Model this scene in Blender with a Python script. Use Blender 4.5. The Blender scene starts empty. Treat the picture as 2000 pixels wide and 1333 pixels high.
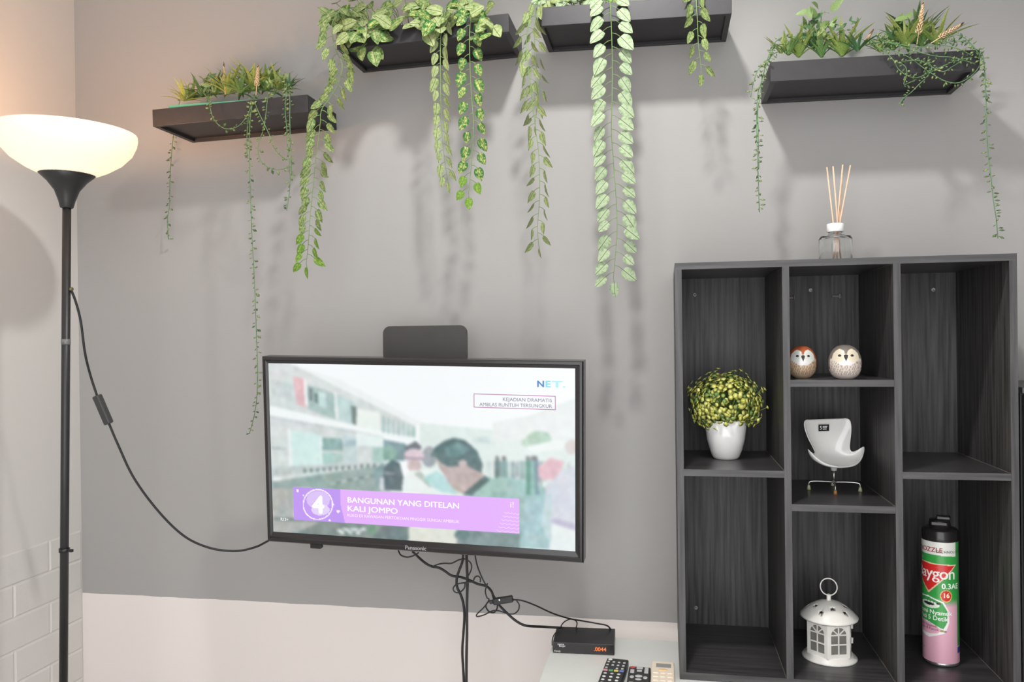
import bpy, bmesh, math, random
import numpy as np
from mathutils import Vector, Matrix
random.seed(7)
rnd = random.random
def U(a, b): return a + (b - a) * rnd()

# ------------------------------------------------------------------ camera, world, lights
FPX, CAMH = 1600.0, 1.35
yaw, pitch, roll = math.atan(300 / 1600.0), math.radians(.19), .0125
CAM = Vector((0, -2.0, CAMH))
FW = Vector((-math.sin(yaw) * math.cos(pitch), math.cos(yaw) * math.cos(pitch), -math.sin(pitch)))
R0 = Vector((math.cos(yaw), math.sin(yaw), 0)); U0 = R0.cross(FW)
RT = R0 * math.cos(roll) - U0 * math.sin(roll); UP = U0 * math.cos(roll) + R0 * math.sin(roll)
scn = bpy.context.scene
COL = scn.collection
cd = bpy.data.cameras.new('camera'); cd.sensor_width = 36; cd.lens = FPX / 2000 * 36; cd.clip_start = .02
cam = bpy.data.objects.new('camera', cd); COL.objects.link(cam)
m = Matrix((RT, UP, -FW)).transposed().to_4x4(); m.translation = CAM
cam.matrix_world = m
scn.camera = cam
scn.view_settings.view_transform = 'Standard'; scn.view_settings.look = 'None'
scn.view_settings.gamma = 1; scn.view_settings.use_curve_mapping = False
scn.view_settings.exposure = 0.0

w = bpy.data.worlds.new('world'); scn.world = w; w.use_nodes = True
w.node_tree.nodes['Background'].inputs[0].default_value = (.97, .98, 1, 1)
w.node_tree.nodes['Background'].inputs[1].default_value = 3.5

def lamp(name, loc, energy, color, radius):
    l = bpy.data.lights.new(name, 'POINT'); l.energy = energy; l.color = color; l.shadow_soft_size = radius
    o = bpy.data.objects.new(name, l); COL.objects.link(o); o.location = loc
    return o
sp_ = bpy.data.lights.new('ceiling_downlight', 'SPOT'); sp_.energy = 63; sp_.color = (1, .985, .96); sp_.shadow_soft_size = .05
sp_.spot_size = math.radians(136); sp_.spot_blend = .35
spo = bpy.data.objects.new('ceiling_downlight', sp_); COL.objects.link(spo); spo.location = (-.1, -.94, 2.66)

def ray(x, y): return FW + RT * ((x - 1000) / FPX) - UP * ((y - 666.5) / FPX)
def PY(x, y, Y): d = ray(x, y); return CAM + d * ((Y - CAM.y) / d.y)
def PZ(x, y, Z): d = ray(x, y); return CAM + d * ((Z - CAM.z) / d.z)
def SC(c): return (c - CAM).dot(FW) / FPX            # metres per pixel at a point
def CH(c): d = c - CAM; return d.dot(FW) / math.hypot(d.dot(FW), d.dot(RT))
def PXp(x, y, X): d = ray(x, y); return CAM + d * ((X - CAM.x) / d.x)

# ------------------------------------------------------------------ helpers
def lin(c):
    return tuple((v / 255 / 12.92 if v / 255 <= .04045 else ((v / 255 + .055) / 1.055) ** 2.4) for v in c)

def mat(name, color, rough=.5, metal=0, var=0, scale=30, spec=.5, bump=0, stretch=None, color2=None, emit=None, estr=0, trans=0, coat=0, sss=0):
    mt = bpy.data.materials.new(name); mt.use_nodes = True
    nt = mt.node_tree; b = nt.nodes['Principled BSDF']
    c = (*lin(color), 1)
    b.inputs['Base Color'].default_value = c
    b.inputs['Roughness'].default_value = rough; b.inputs['Metallic'].default_value = metal
    b.inputs['Specular IOR Level'].default_value = spec
    b.inputs['Transmission Weight'].default_value = trans
    b.inputs['Coat Weight'].default_value = coat
    if emit: b.inputs['Emission Color'].default_value = (*lin(emit), 1); b.inputs['Emission Strength'].default_value = estr
    if var or bump or color2:
        tc = nt.nodes.new('ShaderNodeTexCoord'); mp = nt.nodes.new('ShaderNodeMapping')
        if stretch: mp.inputs['Scale'].default_value = stretch
        nz = nt.nodes.new('ShaderNodeTexNoise'); nz.inputs['Scale'].default_value = scale; nz.inputs['Detail'].default_value = 5
        nt.links.new(tc.outputs['Object'], mp.inputs[0]); nt.links.new(mp.outputs[0], nz.inputs['Vector'])
        if color2 or var:
            rp = nt.nodes.new('ShaderNodeValToRGB')
            rp.color_ramp.elements[0].position = .35; rp.color_ramp.elements[1].position = .65
            c2 = (*lin(color2), 1) if color2 else tuple(min(1, v * (1 + var)) for v in c[:3]) + (1,)
            c1 = c if color2 else tuple(v * (1 - var) for v in c[:3]) + (1,)
            rp.color_ramp.elements[0].color = c1; rp.color_ramp.elements[1].color = c2
            nt.links.new(nz.outputs['Fac'], rp.inputs[0]); nt.links.new(rp.outputs[0], b.inputs['Base Color'])
        if bump:
            bp = nt.nodes.new('ShaderNodeBump'); bp.inputs['Strength'].default_value = bump; bp.inputs['Distance'].default_value = .002
            nt.links.new(nz.outputs['Fac'], bp.inputs['Height']); nt.links.new(bp.outputs[0], b.inputs['Normal'])
    return mt

def attr_mat(name, rough=.4, emission=False, strength=1.0, spec=.5):
    mt = bpy.data.materials.new(name); mt.use_nodes = True
    nt = mt.node_tree; b = nt.nodes['Principled BSDF']
    at = nt.nodes.new('ShaderNodeAttribute'); at.attribute_name = 'print'
    b.inputs['Roughness'].default_value = rough; b.inputs['Specular IOR Level'].default_value = spec
    if emission:
        b.inputs['Base Color'].default_value = (.005, .005, .005, 1)
        nt.links.new(at.outputs['Color'], b.inputs['Emission Color']); b.inputs['Emission Strength'].default_value = strength
    else:
        nt.links.new(at.outputs['Color'], b.inputs['Base Color'])
    return mt

class MB:
    def __init__(s): s.v = []; s.f = []; s.sm = []
    def add(s, vs, fs, smooth=False):
        o = len(s.v); s.v += [tuple(p) for p in vs]
        for f in fs: s.f.append(tuple(i + o for i in f)); s.sm.append(smooth)
        return s
    def box(s, lo, hi, bev=0):
        x0, y0, z0 = lo; x1, y1, z1 = hi
        if bev <= 0:
            return s.add([(x0, y0, z0), (x1, y0, z0), (x1, y1, z0), (x0, y1, z0), (x0, y0, z1), (x1, y0, z1), (x1, y1, z1), (x0, y1, z1)],
                         [(0, 3, 2, 1), (4, 5, 6, 7), (0, 1, 5, 4), (1, 2, 6, 5), (2, 3, 7, 6), (3, 0, 4, 7)])
        bm = bmesh.new(); bmesh.ops.create_cube(bm, size=1)
        for v in bm.verts: v.co = Vector(((x0 + x1) / 2 + v.co.x * (x1 - x0), (y0 + y1) / 2 + v.co.y * (y1 - y0), (z0 + z1) / 2 + v.co.z * (z1 - z0)))
        bmesh.ops.bevel(bm, geom=bm.edges[:], offset=bev, segments=2, profile=.5, affect='EDGES')
        bm.verts.index_update()
        s.add([v.co for v in bm.verts], [[v.index for v in f.verts] for f in bm.faces]); bm.free(); return s
    def tube(s, pts, r, n=8, cap=True, radii=None):
        pts = [Vector(p) for p in pts]; k = len(pts)
        t0 = (pts[1] - pts[0]).normalized(); up = Vector((0, 0, 1)) if abs(t0.z) < .9 else Vector((1, 0, 0))
        nrm = t0.cross(up).normalized(); vs = []
        for i, p in enumerate(pts):
            t = (pts[min(i + 1, k - 1)] - pts[max(i - 1, 0)])
            if t.length < 1e-9: t = t0
            t.normalize(); nrm = nrm - t * nrm.dot(t)
            if nrm.length < 1e-6: nrm = t.orthogonal()
            nrm.normalize(); b = t.cross(nrm); rr = radii[i] if radii else r
            for j in range(n):
                a = 2 * math.pi * j / n; vs.append(p + nrm * (math.cos(a) * rr) + b * (math.sin(a) * rr))
        fs = [(i * n + j, i * n + (j + 1) % n, (i + 1) * n + (j + 1) % n, (i + 1) * n + j) for i in range(k - 1) for j in range(n)]
        if cap: fs += [tuple(range(n - 1, -1, -1)), tuple((k - 1) * n + j for j in range(n))]
        return s.add(vs, fs, True)
    def lathe(s, prof, n=32, c=(0, 0, 0), smooth=True, cap0=True, cap1=True):
        vs = [(c[0] + r * math.cos(2 * math.pi * j / n), c[1] + r * math.sin(2 * math.pi * j / n), c[2] + z) for r, z in prof for j in range(n)]
        k = len(prof)
        fs = [(i * n + j, i * n + (j + 1) % n, (i + 1) * n + (j + 1) % n, (i + 1) * n + j) for i in range(k - 1) for j in range(n)]
        s.add(vs, fs, smooth)
        if cap0: s.f.append(tuple(len(s.v) - k * n + j for j in range(n - 1, -1, -1))); s.sm.append(False)
        if cap1: s.f.append(tuple(len(s.v) - n + j for j in range(n))); s.sm.append(False)
        return s
    def prism(s, poly, y0, y1):          # polygon in x,z extruded along y
        n = len(poly)
        vs = [(x, y0, z) for x, z in poly] + [(x, y1, z) for x, z in poly]
        return s.add(vs, [tuple(range(n)), tuple(range(2 * n - 1, n - 1, -1))] + [(i, i + n, (i + 1) % n + n, (i + 1) % n) for i in range(n)])
    def mesh(s, name):
        me = bpy.data.meshes.new(name); me.from_pydata(s.v, [], s.f); me.polygons.foreach_set('use_smooth', s.sm); me.update(); return me
    def build(s, name, mt, parent=None, off=None):
        if off is not None: s.v = [(x - off[0], y - off[1], z - off[2]) for x, y, z in s.v]
        return obj(name, s.mesh(name), mt, parent)

def obj(name, me, mt=None, parent=None):
    o = bpy.data.objects.new(name, me); COL.objects.link(o)
    if mt and me is not None and len(me.materials) == 0: me.materials.append(mt)
    if parent: o.parent = parent
    return o
def tag(o, label=None, cat=None, group=None, kind=None):
    if label: o['label'] = label
    if cat: o['category'] = cat
    if group: o['group'] = group
    if kind: o['kind'] = kind
    return o
def thing(name, label, cat, loc=(0, 0, 0), rot=None, group=None):
    o = bpy.data.objects.new(name, None); COL.objects.link(o); o.empty_display_size = .05
    if isinstance(rot, Matrix): mm = rot.to_4x4(); mm.translation = Vector(loc); o.matrix_world = mm
    else:
        o.location = loc
        if rot: o.rotation_euler = rot
    return tag(o, label, cat, group)
def smooth_path(pts, n=8):
    pts = [Vector(p) for p in pts]; out = []
    P = [pts[0] * 2 - pts[1]] + pts + [pts[-1] * 2 - pts[-2]]
    for i in range(1, len(P) - 2):
        a, b, c, d = P[i - 1:i + 3]
        for k in range(n):
            t = k / n
            out.append(.5 * ((2 * b) + (c - a) * t + (2 * a - 5 * b + 4 * c - d) * t * t + (3 * b - a - 3 * c + d) * t ** 3))
    out.append(pts[-1]); return out
def pxpath(px, Y, n=8):
    return smooth_path([PY(p[0], p[1], p[2] if len(p) > 2 else Y) for p in px], n)
def arclen(pts):
    s = [0]
    for a, b in zip(pts, pts[1:]): s.append(s[-1] + (b - a).length)
    return s
def at_len(pts, s, L):
    i = 0
    while i < len(s) - 2 and s[i + 1] < L: i += 1
    t = (L - s[i]) / max(1e-9, s[i + 1] - s[i]); return pts[i].lerp(pts[i + 1], t), (pts[i + 1] - pts[i]).normalized()

def text_geo(txt, size, bold=0, align='CENTER', space=1.0):
    cu = bpy.data.curves.new('t', 'FONT'); cu.body = txt; cu.size = size; cu.offset = 0; cu.align_x = align; cu.align_y = 'CENTER'
    cu.resolution_u = 3; cu.space_character = space; cu.fill_mode = 'FRONT'
    o = bpy.data.objects.new('t', cu); COL.objects.link(o)
    bpy.context.view_layer.update()
    me = bpy.data.meshes.new_from_object(o.evaluated_get(bpy.context.evaluated_depsgraph_get()))
    vs = [v.co.copy() for v in me.vertices]; fs = [tuple(p.vertices) for p in me.polygons]
    bpy.data.objects.remove(o); bpy.data.curves.remove(cu); bpy.data.meshes.remove(me)
    if bold:                              # heavier strokes: the same outline laid down with small shifts
        n0 = len(vs); v0 = list(vs); f0 = list(fs)
        for k, (dx, dy) in enumerate(((bold, 0), (-bold, 0), (0, bold * .7), (0, -bold * .7))):
            vs += [v + Vector((dx, dy, 0)) for v in v0]; fs += [tuple(i + n0 * (k + 1) for i in f) for f in f0]
    return vs, fs

def inpoly(X, Y, poly):
    c = np.zeros(X.shape, bool); n = len(poly); j = n - 1
    for i in range(n):
        xi, yi = poly[i]; xj, yj = poly[j]
        if yi != yj: c ^= ((yi > Y) != (yj > Y)) & (X < (xj - xi) * (Y - yi) / (yj - yi) + xi)
        j = i
    return c
def ell(cx, cy, rx, ry, n=24): return [(cx + rx * math.cos(2 * math.pi * i / n), cy + ry * math.sin(2 * math.pi * i / n)) for i in range(n)]
def set_print(me, cols):
    at = me.color_attributes.new('print', 'FLOAT_COLOR', 'POINT')
    a = np.ones((len(me.vertices), 4), np.float32); a[:, :3] = cols.reshape(-1, 3); at.data.foreach_set('color', a.ravel())
def lina(a):
    a = a / 255.; return np.where(a <= .04045, a / 12.92, ((a + .055) / 1.055) ** 2.4)
def boxblur(a, k):
    if k < 1: return a
    b = a.copy()
    for ax in (0, 1):
        p = np.pad(b, [(k, k) if i == ax else (0, 0) for i in range(3)], mode='edge')
        b = sum(np.take(p, range(i, i + a.shape[ax]), axis=ax) for i in range(2 * k + 1)) / (2 * k + 1)
    return b

# ------------------------------------------------------------------ materials
def wall_paint():
    mt = bpy.data.materials.new('wall_paint_grey_over_white'); mt.use_nodes = True
    nt = mt.node_tree; b = nt.nodes['Principled BSDF']; b.inputs['Roughness'].default_value = .75; b.inputs['Specular IOR Level'].default_value = .25
    tc = nt.nodes.new('ShaderNodeTexCoord'); sp = nt.nodes.new('ShaderNodeSeparateXYZ'); nt.links.new(tc.outputs['Object'], sp.inputs[0])
    nz = nt.nodes.new('ShaderNodeTexNoise'); nz.inputs['Scale'].default_value = 14; nt.links.new(tc.outputs['Object'], nz.inputs['Vector'])
    ma = nt.nodes.new('ShaderNodeMath'); ma.operation = 'MULTIPLY_ADD'; ma.inputs[1].default_value = .006; nt.links.new(nz.outputs['Fac'], ma.inputs[0]); nt.links.new(sp.outputs['Z'], ma.inputs[2])
    gt = nt.nodes.new('ShaderNodeMath'); gt.operation = 'GREATER_THAN'; gt.inputs[1].default_value = .665; nt.links.new(ma.outputs[0], gt.inputs[0])
    mx = nt.nodes.new('ShaderNodeMix'); mx.data_type = 'RGBA'; nt.links.new(gt.outputs[0], mx.inputs['Factor'])
    mx.inputs['A'].default_value = (*lin((225, 217, 213)), 1); mx.inputs['B'].default_value = (*lin((160, 158, 156)), 1)
    nt.links.new(mx.outputs['Result'], b.inputs['Base Color'])
    n2 = nt.nodes.new('ShaderNodeTexNoise'); n2.inputs['Scale'].default_value = 60; nt.links.new(tc.outputs['Object'], n2.inputs['Vector'])
    bp = nt.nodes.new('ShaderNodeBump'); bp.inputs['Strength'].default_value = .06; nt.links.new(n2.outputs['Fac'], bp.inputs['Height']); nt.links.new(bp.outputs[0], b.inputs['Normal'])
    return mt
M = dict(
    wall=wall_paint(),
    white_wall=mat('white_plaster', (206, 203, 199), .75, spec=.25, bump=.08, scale=40),
    brick=mat('white_foam_brick', (206, 203, 199), .65, spec=.3, bump=.5, scale=45),
    floor=mat('floor_tile', (190, 186, 180), .3, var=.05, scale=4),
    ceil=mat('ceiling_paint', (235, 234, 232), .9),
    black=mat('black_plastic', (30, 30, 31), .35, spec=.5, var=.05),
    black_gloss=mat('black_gloss_plastic', (38, 36, 36), .22, var=.03),
    black_shelf=mat('black_shelf_laminate', (42, 40, 42), .45, spec=.5, var=.1, scale=60),
    cable=mat('black_cable_rubber', (28, 28, 29), .5, var=.05),
    lampmetal=mat('dark_lamp_metal', (50, 50, 50), .4, metal=.3, var=.04),
    wood=mat('dark_wood_laminate', (46, 45, 44), .5, spec=.35, color2=(80, 78, 77), scale=5, stretch=(26, 26, 1.1), bump=.2),
    wood_shelf=mat('dark_wood_laminate_flat', (48, 47, 48), .32, spec=.5, color2=(70, 68, 69), scale=5, stretch=(1.1, 26, 26), bump=.1),
    wood_edge=mat('wood_edge_band', (56, 55, 56), .5, color2=(80, 79, 79), scale=5, stretch=(26, 26, 1.1)),
    wood_edge_h=mat('wood_edge_band_level', (56, 55, 56), .5, color2=(80, 79, 79), scale=5, stretch=(1.1, 26, 26)),
    screw=mat('screw_metal', (150, 148, 145), .4, metal=.6, var=.05),
    seam=mat('pale_joint_line', (120, 112, 104), .6, var=.1),
    table=mat('pale_glass_tabletop', (228, 230, 225), .12, var=.01, spec=.5),
    table_leg=mat('white_table_leg', (225, 224, 222), .4, var=.02),
    ceramic=mat('white_ceramic', (236, 235, 232), .12, var=.01, coat=.3),
    white_metal=mat('white_enamel', (232, 229, 222), .35, var=.03),
    frosted=mat('frosted_pane', (120, 118, 112), .5, var=.1, scale=50),
    chair_white=mat('white_gloss_plastic', (235, 233, 229), .12, var=.01, coat=.3),
    chrome=mat('brushed_steel', (200, 198, 194), .25, metal=.9, var=.03),
    foot_pale=mat('pale_green_rubber', (170, 175, 140), .5, var=.05),
    foot_orange=mat('amber_rubber', (170, 120, 60), .5, var=.05),
    glass=mat('clear_glass', (250, 252, 252), .02, trans=1.0, var=.005),
    reed=mat('rattan_reed', (226, 190, 160), .7, var=.08, scale=80),
    cap_white=mat('white_cap', (240, 240, 238), .35, var=.01),
    stem=mat('green_stem', (110, 140, 80), .6, var=.2, scale=20),
    strand=mat('strand_stem', (92, 130, 84), .55, var=.15),
    pearl=mat('pearl_leaf', (58, 92, 52), .6, color2=(142, 156, 98), scale=45),
    turq=mat('turquoise_pot', (90, 170, 135), .5, var=.05),
    spike=mat('peach_grass_spike', (214, 182, 140), .8, color2=(232, 205, 170), scale=90),
    blade_y=mat('blade_yellow_green', (128, 145, 62), .5, color2=(175, 180, 105), scale=30),
    blade_g=mat('blade_mid_green', (84, 118, 62), .5, color2=(140, 160, 95), scale=30),
    blade_d=mat('blade_dark_green', (52, 88, 54), .5, color2=(92, 124, 78), scale=30),
    flor=mat('yellow_green_floret', (192, 194, 80), .5, color2=(226, 224, 134), scale=60),
    florg=mat('green_sprig', (96, 132, 72), .5, color2=(150, 168, 90), scale=50),
    white_print=mat('white_print', (245, 245, 245), .5, var=.002),
    remote=mat('black_remote', (44, 45, 46), .45, var=.06),
    remote_b=mat('beige_remote', (238, 224, 205), .5, var=.02),
    btn=mat('grey_button', (190, 190, 188), .5, var=.04),
    btn_w=mat('white_button', (225, 225, 222), .5, var=.02),
    btn_r=mat('red_button', (200, 60, 60), .5, var=.02),
    btn_p=mat('pink_button', (225, 150, 160), .5, var=.02),
    btn_g=mat('green_button', (90, 160, 110), .5, var=.02),
    btn_y=mat('yellow_button', (225, 205, 110), .5, var=.02),
    btn_b=mat('blue_button', (110, 125, 205), .5, var=.02),
    btn_o=mat('orange_button', (235, 195, 140), .5, var=.02),
    lcd=mat('grey_lcd', (150, 148, 146), .25, var=.02),
    dark_cab=mat('charcoal_cabinet', (52, 52, 53), .4, var=.06),
)
def emis(name, c, s=1.0):
    mt = mat(name, (5, 5, 5), .5, emit=c, estr=s); return mt
def leaf_mat(name, edge, mid, vein, thr=.5):
    mt = bpy.data.materials.new(name); mt.use_nodes = True; nt = mt.node_tree; b = nt.nodes['Principled BSDF']
    b.inputs['Roughness'].default_value = .65; b.inputs['Specular IOR Level'].default_value = .25
    tc = nt.nodes.new('ShaderNodeTexCoord'); oi = nt.nodes.new('ShaderNodeObjectInfo')
    ad = nt.nodes.new('ShaderNodeVectorMath'); ad.operation = 'ADD'
    nt.links.new(tc.outputs['Object'], ad.inputs[0]); nt.links.new(oi.outputs['Random'], ad.inputs[1])
    nz = nt.nodes.new('ShaderNodeTexNoise'); nz.inputs['Scale'].default_value = 5.5; nz.inputs['Detail'].default_value = 6; nz.inputs['Roughness'].default_value = .7
    nt.links.new(ad.outputs[0], nz.inputs['Vector'])
    sp = nt.nodes.new('ShaderNodeSeparateXYZ'); nt.links.new(tc.outputs['Object'], sp.inputs[0])
    ab = nt.nodes.new('ShaderNodeMath'); ab.operation = 'ABSOLUTE'; nt.links.new(sp.outputs['X'], ab.inputs[0])
    # patch value: noise minus distance from the midrib
    ma = nt.nodes.new('ShaderNodeMath'); ma.operation = 'MULTIPLY_ADD'; ma.inputs[1].default_value = -.55; nt.links.new(ab.outputs[0], ma.inputs[0]); nt.links.new(nz.outputs['Fac'], ma.inputs[2])
    rp = nt.nodes.new('ShaderNodeValToRGB'); rp.color_ramp.elements[0].position = thr - .12; rp.color_ramp.elements[1].position = thr + .06
    rp.color_ramp.elements[0].color = (*lin(edge), 1); rp.color_ramp.elements[1].color = (*lin(mid), 1); nt.links.new(ma.outputs[0], rp.inputs[0])
    lt = nt.nodes.new('ShaderNodeMath'); lt.operation = 'LESS_THAN'; lt.inputs[1].default_value = .018; nt.links.new(ab.outputs[0], lt.inputs[0])
    mx = nt.nodes.new('ShaderNodeMix'); mx.data_type = 'RGBA'; nt.links.new(lt.outputs[0], mx.inputs['Factor']); nt.links.new(rp.outputs[0], mx.inputs['A']); mx.inputs['B'].default_value = (*lin(vein), 1)
    nt.links.new(mx.outputs['Result'], b.inputs['Base Color'])
    return mt
M['leaf_pale'] = leaf_mat('pale_variegated_leaf', (108, 136, 92), (160, 175, 143), (74, 92, 56), .38)
M['leaf_mid'] = leaf_mat('mid_variegated_leaf', (74, 106, 52), (150, 162, 106), (84, 92, 50), .45)
M['leaf_dark'] = leaf_mat('dark_variegated_leaf', (40, 96, 42), (176, 184, 108), (76, 84, 44), .49)
M['leaf_thin'] = leaf_mat('thin_pale_leaf', (110, 130, 74), (156, 167, 118), (80, 92, 46), .42)
M['leaf_young'] = leaf_mat('young_leaf', (92, 132, 42), (146, 172, 84), (86, 108, 38), .5)

# ------------------------------------------------------------------ the room
XL = -1.59
def struct(name, mb, mt): return tag(mb.build(name, mt), kind='structure')
struct('floor', MB().box((XL - .1, -2.7, -.1), (1.05, .1, 0)), M['floor'])
struct('ceiling', MB().box((XL - .1, -2.7, 2.78), (1.05, .1, 2.88)), M['ceil'])
struct('wall_back', MB().box((XL, 0, 0), (1.05, .1, 2.78)), M['wall'])
wl = struct('wall_left', MB().box((XL - .1, -2.7, 0), (XL, .1, 2.78)), M['white_wall'])
struct('wall_right_added', MB().box((.95, -2.7, 0), (1.05, 0, 2.78)), M['wall'])  # unseen side wall, added close in to darken the right corner
struct('wall_front_light_block', MB().box((XL - .1, -2.8, 0), (-1.0, -2.7, 2.78)), M['white_wall'])  # unseen partial wall, added to block some light from behind the camera
# raised foam bricks on the lower left wall
def brick_mesh(L, Hh):
    bm = MB(); b = .004; d = .0024
    bm.add([(0, 0, 0), (0, L, 0), (0, L, Hh), (0, 0, Hh), (d, b, b), (d, L - b, b), (d, L - b, Hh - b), (d, b, Hh - b)],
           [(4, 5, 6, 7), (0, 1, 5, 4), (1, 2, 6, 5), (2, 3, 7, 6), (3, 0, 4, 7)])
    return bm.mesh('brick')
rowh, blen = .0815, .24
full = brick_mesh(blen - .003, rowh - .002); half = brick_mesh(blen / 2 - .003, rowh - .002)
for rI in range(8):
    z = CAMH - .512 - (rI + 1) * rowh
    if z < .0: break
    y = -.0015; k = 0
    first_half = rI % 2 == 0
    while y > -.75:
        L = blen / 2 if (k == 0 and first_half) else blen
        o = obj('brick', half if L < blen * .9 else full, M['brick'], wl); o.location = (XL, y - L, z)
        y -= L; k += 1

# ------------------------------------------------------------------ floating shelves
def shelf(bl, br, label):
    A = PY(*bl, 0); B = PY(*br, 0); L = (B - A).length
    t = thing('floating_shelf', label, 'shelf', A, (0, -math.atan2(B.z - A.z, B.x - A.x), 0), 'black floating shelves')
    D, Hh, th = .174, .042, .012
    MB().box((0, -D, 0), (L, -D + th, Hh), .0008).build('front_panel', M['black_shelf'], t)
    MB().box((0, -D + th, 0), (th, -.001, Hh), .0008).build('side_panel', M['black_shelf'], t)
    MB().box((L - th, -D + th, 0), (L, -.001, Hh), .0008).build('side_panel', M['black_shelf'], t)
    MB().box((th, -D + th, .008), (L - th, -.012, .018)).build('base_panel', M['black_shelf'], t)
    MB().box((th, -.012, 0), (L - th, -.001, Hh), .0008).build('back_rail', M['black_shelf'], t)
    return t, A, B, D, Hh
S1 = shelf((376.6, 279.5), (658, 254.3), 'black wall shelf nearest the floor lamp, holding grassy plants')
S2 = shelf((710.3, 142.8), (1020, 112.3), 'black wall shelf heaped with big variegated leaves')
S3 = shelf((1072, 103), (1417.8, 82.2), 'black wall shelf with one long pale vine hanging at its middle')
S4 = shelf((1486.4, 203.8), (1857, 185), 'black wall shelf above the reed diffuser, holding two grassy plants')

# ------------------------------------------------------------------ cube shelving unit
UX0, UX1, UZ0, UZ1, UD = .020, .655, .652, 1.499, .30
BT = .0135
un = thing('cube_shelf_unit', 'dark wood-grain cube shelf unit with open compartments standing on the pale tabletop', 'shelf unit', (UX0, 0, UZ0))
def board(name, x0, x1, z0, z1, y0, y1, mt, edge, parent=un):
    o = MB().box((x0, y0 + .0012, z0), (x1, y1, z1)).build(name, mt, parent, (UX0, 0, UZ0))
    MB().box((x0, y0, z0), (x1, y0 + .0012, z1)).build('edge_band', edge, o, (UX0, 0, UZ0))
    return o
board('top_panel', UX0, UX1, UZ1 - BT, UZ1, -UD, -.004, M['wood_shelf'], M['wood_edge_h'])
board('bottom_panel', UX0, UX1, UZ0, UZ0 + BT, -UD, -.004, M['wood_shelf'], M['wood_edge_h'])
board('side_panel', UX0, UX0 + BT, UZ0 + BT, UZ1 - BT, -UD, -.004, M['wood'], M['wood_edge'])
board('side_panel', UX1 - BT, UX1, UZ0 + BT, UZ1 - BT, -UD, -.004, M['wood'], M['wood_edge'])
DV = [(.229, .2425), (.4355, .449)]
for a, b in DV: board('divider', a, b, UZ0 + BT, UZ1 - BT, -UD, -.01, M['wood'], M['wood_edge'])
SH = [(UX0 + BT, .229, 1.079), (.2425, .4355, 1.260), (.2425, .4355, 1.013), (.449, UX1 - BT, 1.081)]
for a, b, z in SH: board('shelf_board', a, b, z - BT, z, -UD + .001, -.01, M['wood_shelf'], M['wood_edge_h'])
MB().box((UX0 + BT, -.009, UZ0 + BT), (UX1 - BT, -.004, UZ1 - BT)).build('back_panel', M['wood'], un, (UX0, 0, UZ0))
for x, y in ((1357, 576), (1583, 567), (1823, 566), (1359, 1188)):
    p = PY(x, y, -.0095)
    b = MB(); b.lathe([(.0012, -.0005), (.002, .0015), (.0045, .0015), (.005, 0)], 14, cap0=True, cap1=False)
    b.v = [(p.x + vx, p.y - vz, p.z + vy) for vx, vy, vz in b.v]
    b.build('screw', M['screw'], un, (UX0, 0, UZ0))
for x, y, wd in ((1547, 582, .007), (1634, 579, .011)):
    p = PY(x, y, -.0095)
    b = MB().box((p.x - wd, p.y - .003, p.z - .003), (p.x + wd, p.y, p.z + .003), .001); b.box((p.x + wd * .3, p.y - .006, p.z - .006), (p.x + wd * .8, p.y - .003, p.z + .006), .001)
    b.build('metal_clip', mat('dull_clip', (95, 93, 92), .5, var=.1), un, (UX0, 0, UZ0))
for (x, z, s) in ((.229, 1.079, -1), (.4355, 1.013, -1), (.229, UZ0 + BT, -1), (.4355, UZ0 + BT, -1), (UX1 - BT, 1.081, -1), (UX1 - BT, UZ0 + BT, -1)):
    MB().box((x - .0008, -UD + .004, z), (x, -.012, z + .0008)).build('joint_line', M['seam'], un, (UX0, 0, UZ0))
MB().box((.4347, -UD + .004, UZ1 - BT - .0008), (.4355, -.14, UZ1 - BT)).build('joint_line', M['seam'], un, (UX0, 0, UZ0))

# dark cabinet right of the unit
cb = thing('charcoal_cabinet', 'charcoal cabinet with a flat top beside the cube shelf unit', 'cabinet', (.68, -.26, 0))
q = PY(1992, 757, -.26)
MB().box((0, .018, 0), (.255, .25, q.z - .012)).build('body', M['dark_cab'], cb)
MB().box((-.003, -.002, q.z - .012), (.258, .252, q.z), .002).build('top_panel', mat('grey_cabinet_top', (95, 95, 96), .4, var=.05), cb)
MB().box((.003, 0, .06), (.125, .017, q.z - .016), .002).build('door', M['dark_cab'], cb)
MB().box((.129, 0, .06), (.252, .017, q.z - .016), .002).build('door', M['dark_cab'], cb)

# ------------------------------------------------------------------ table
TZ = .65
tb = thing('console_table', 'pale glossy tabletop under the cube shelf unit and the remotes', 'table', (-.262, -.085, 0))
MB().box((-.262, -.62, TZ - .018), (.668, -.085, TZ), .002).build('table_top', M['table'], tb, (-.262, -.085, 0))
MB().box((.03, -.085, TZ - .018), (.668, -.01, TZ - .0005)).build('back_extension', M['table'], tb, (-.262, -.085, 0))
for x in (-.24, .62):
    for y in (-.60, -.13): MB().box((x, y, 0), (x + .035, y + .035, TZ - .018), .002).build('leg', M['table_leg'], tb, (-.262, -.085, 0))
MB().box((-.205, -.595, TZ - .08), (.62, -.575, TZ - .018)).build('apron', M['table_leg'], tb, (-.262, -.085, 0))

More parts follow.
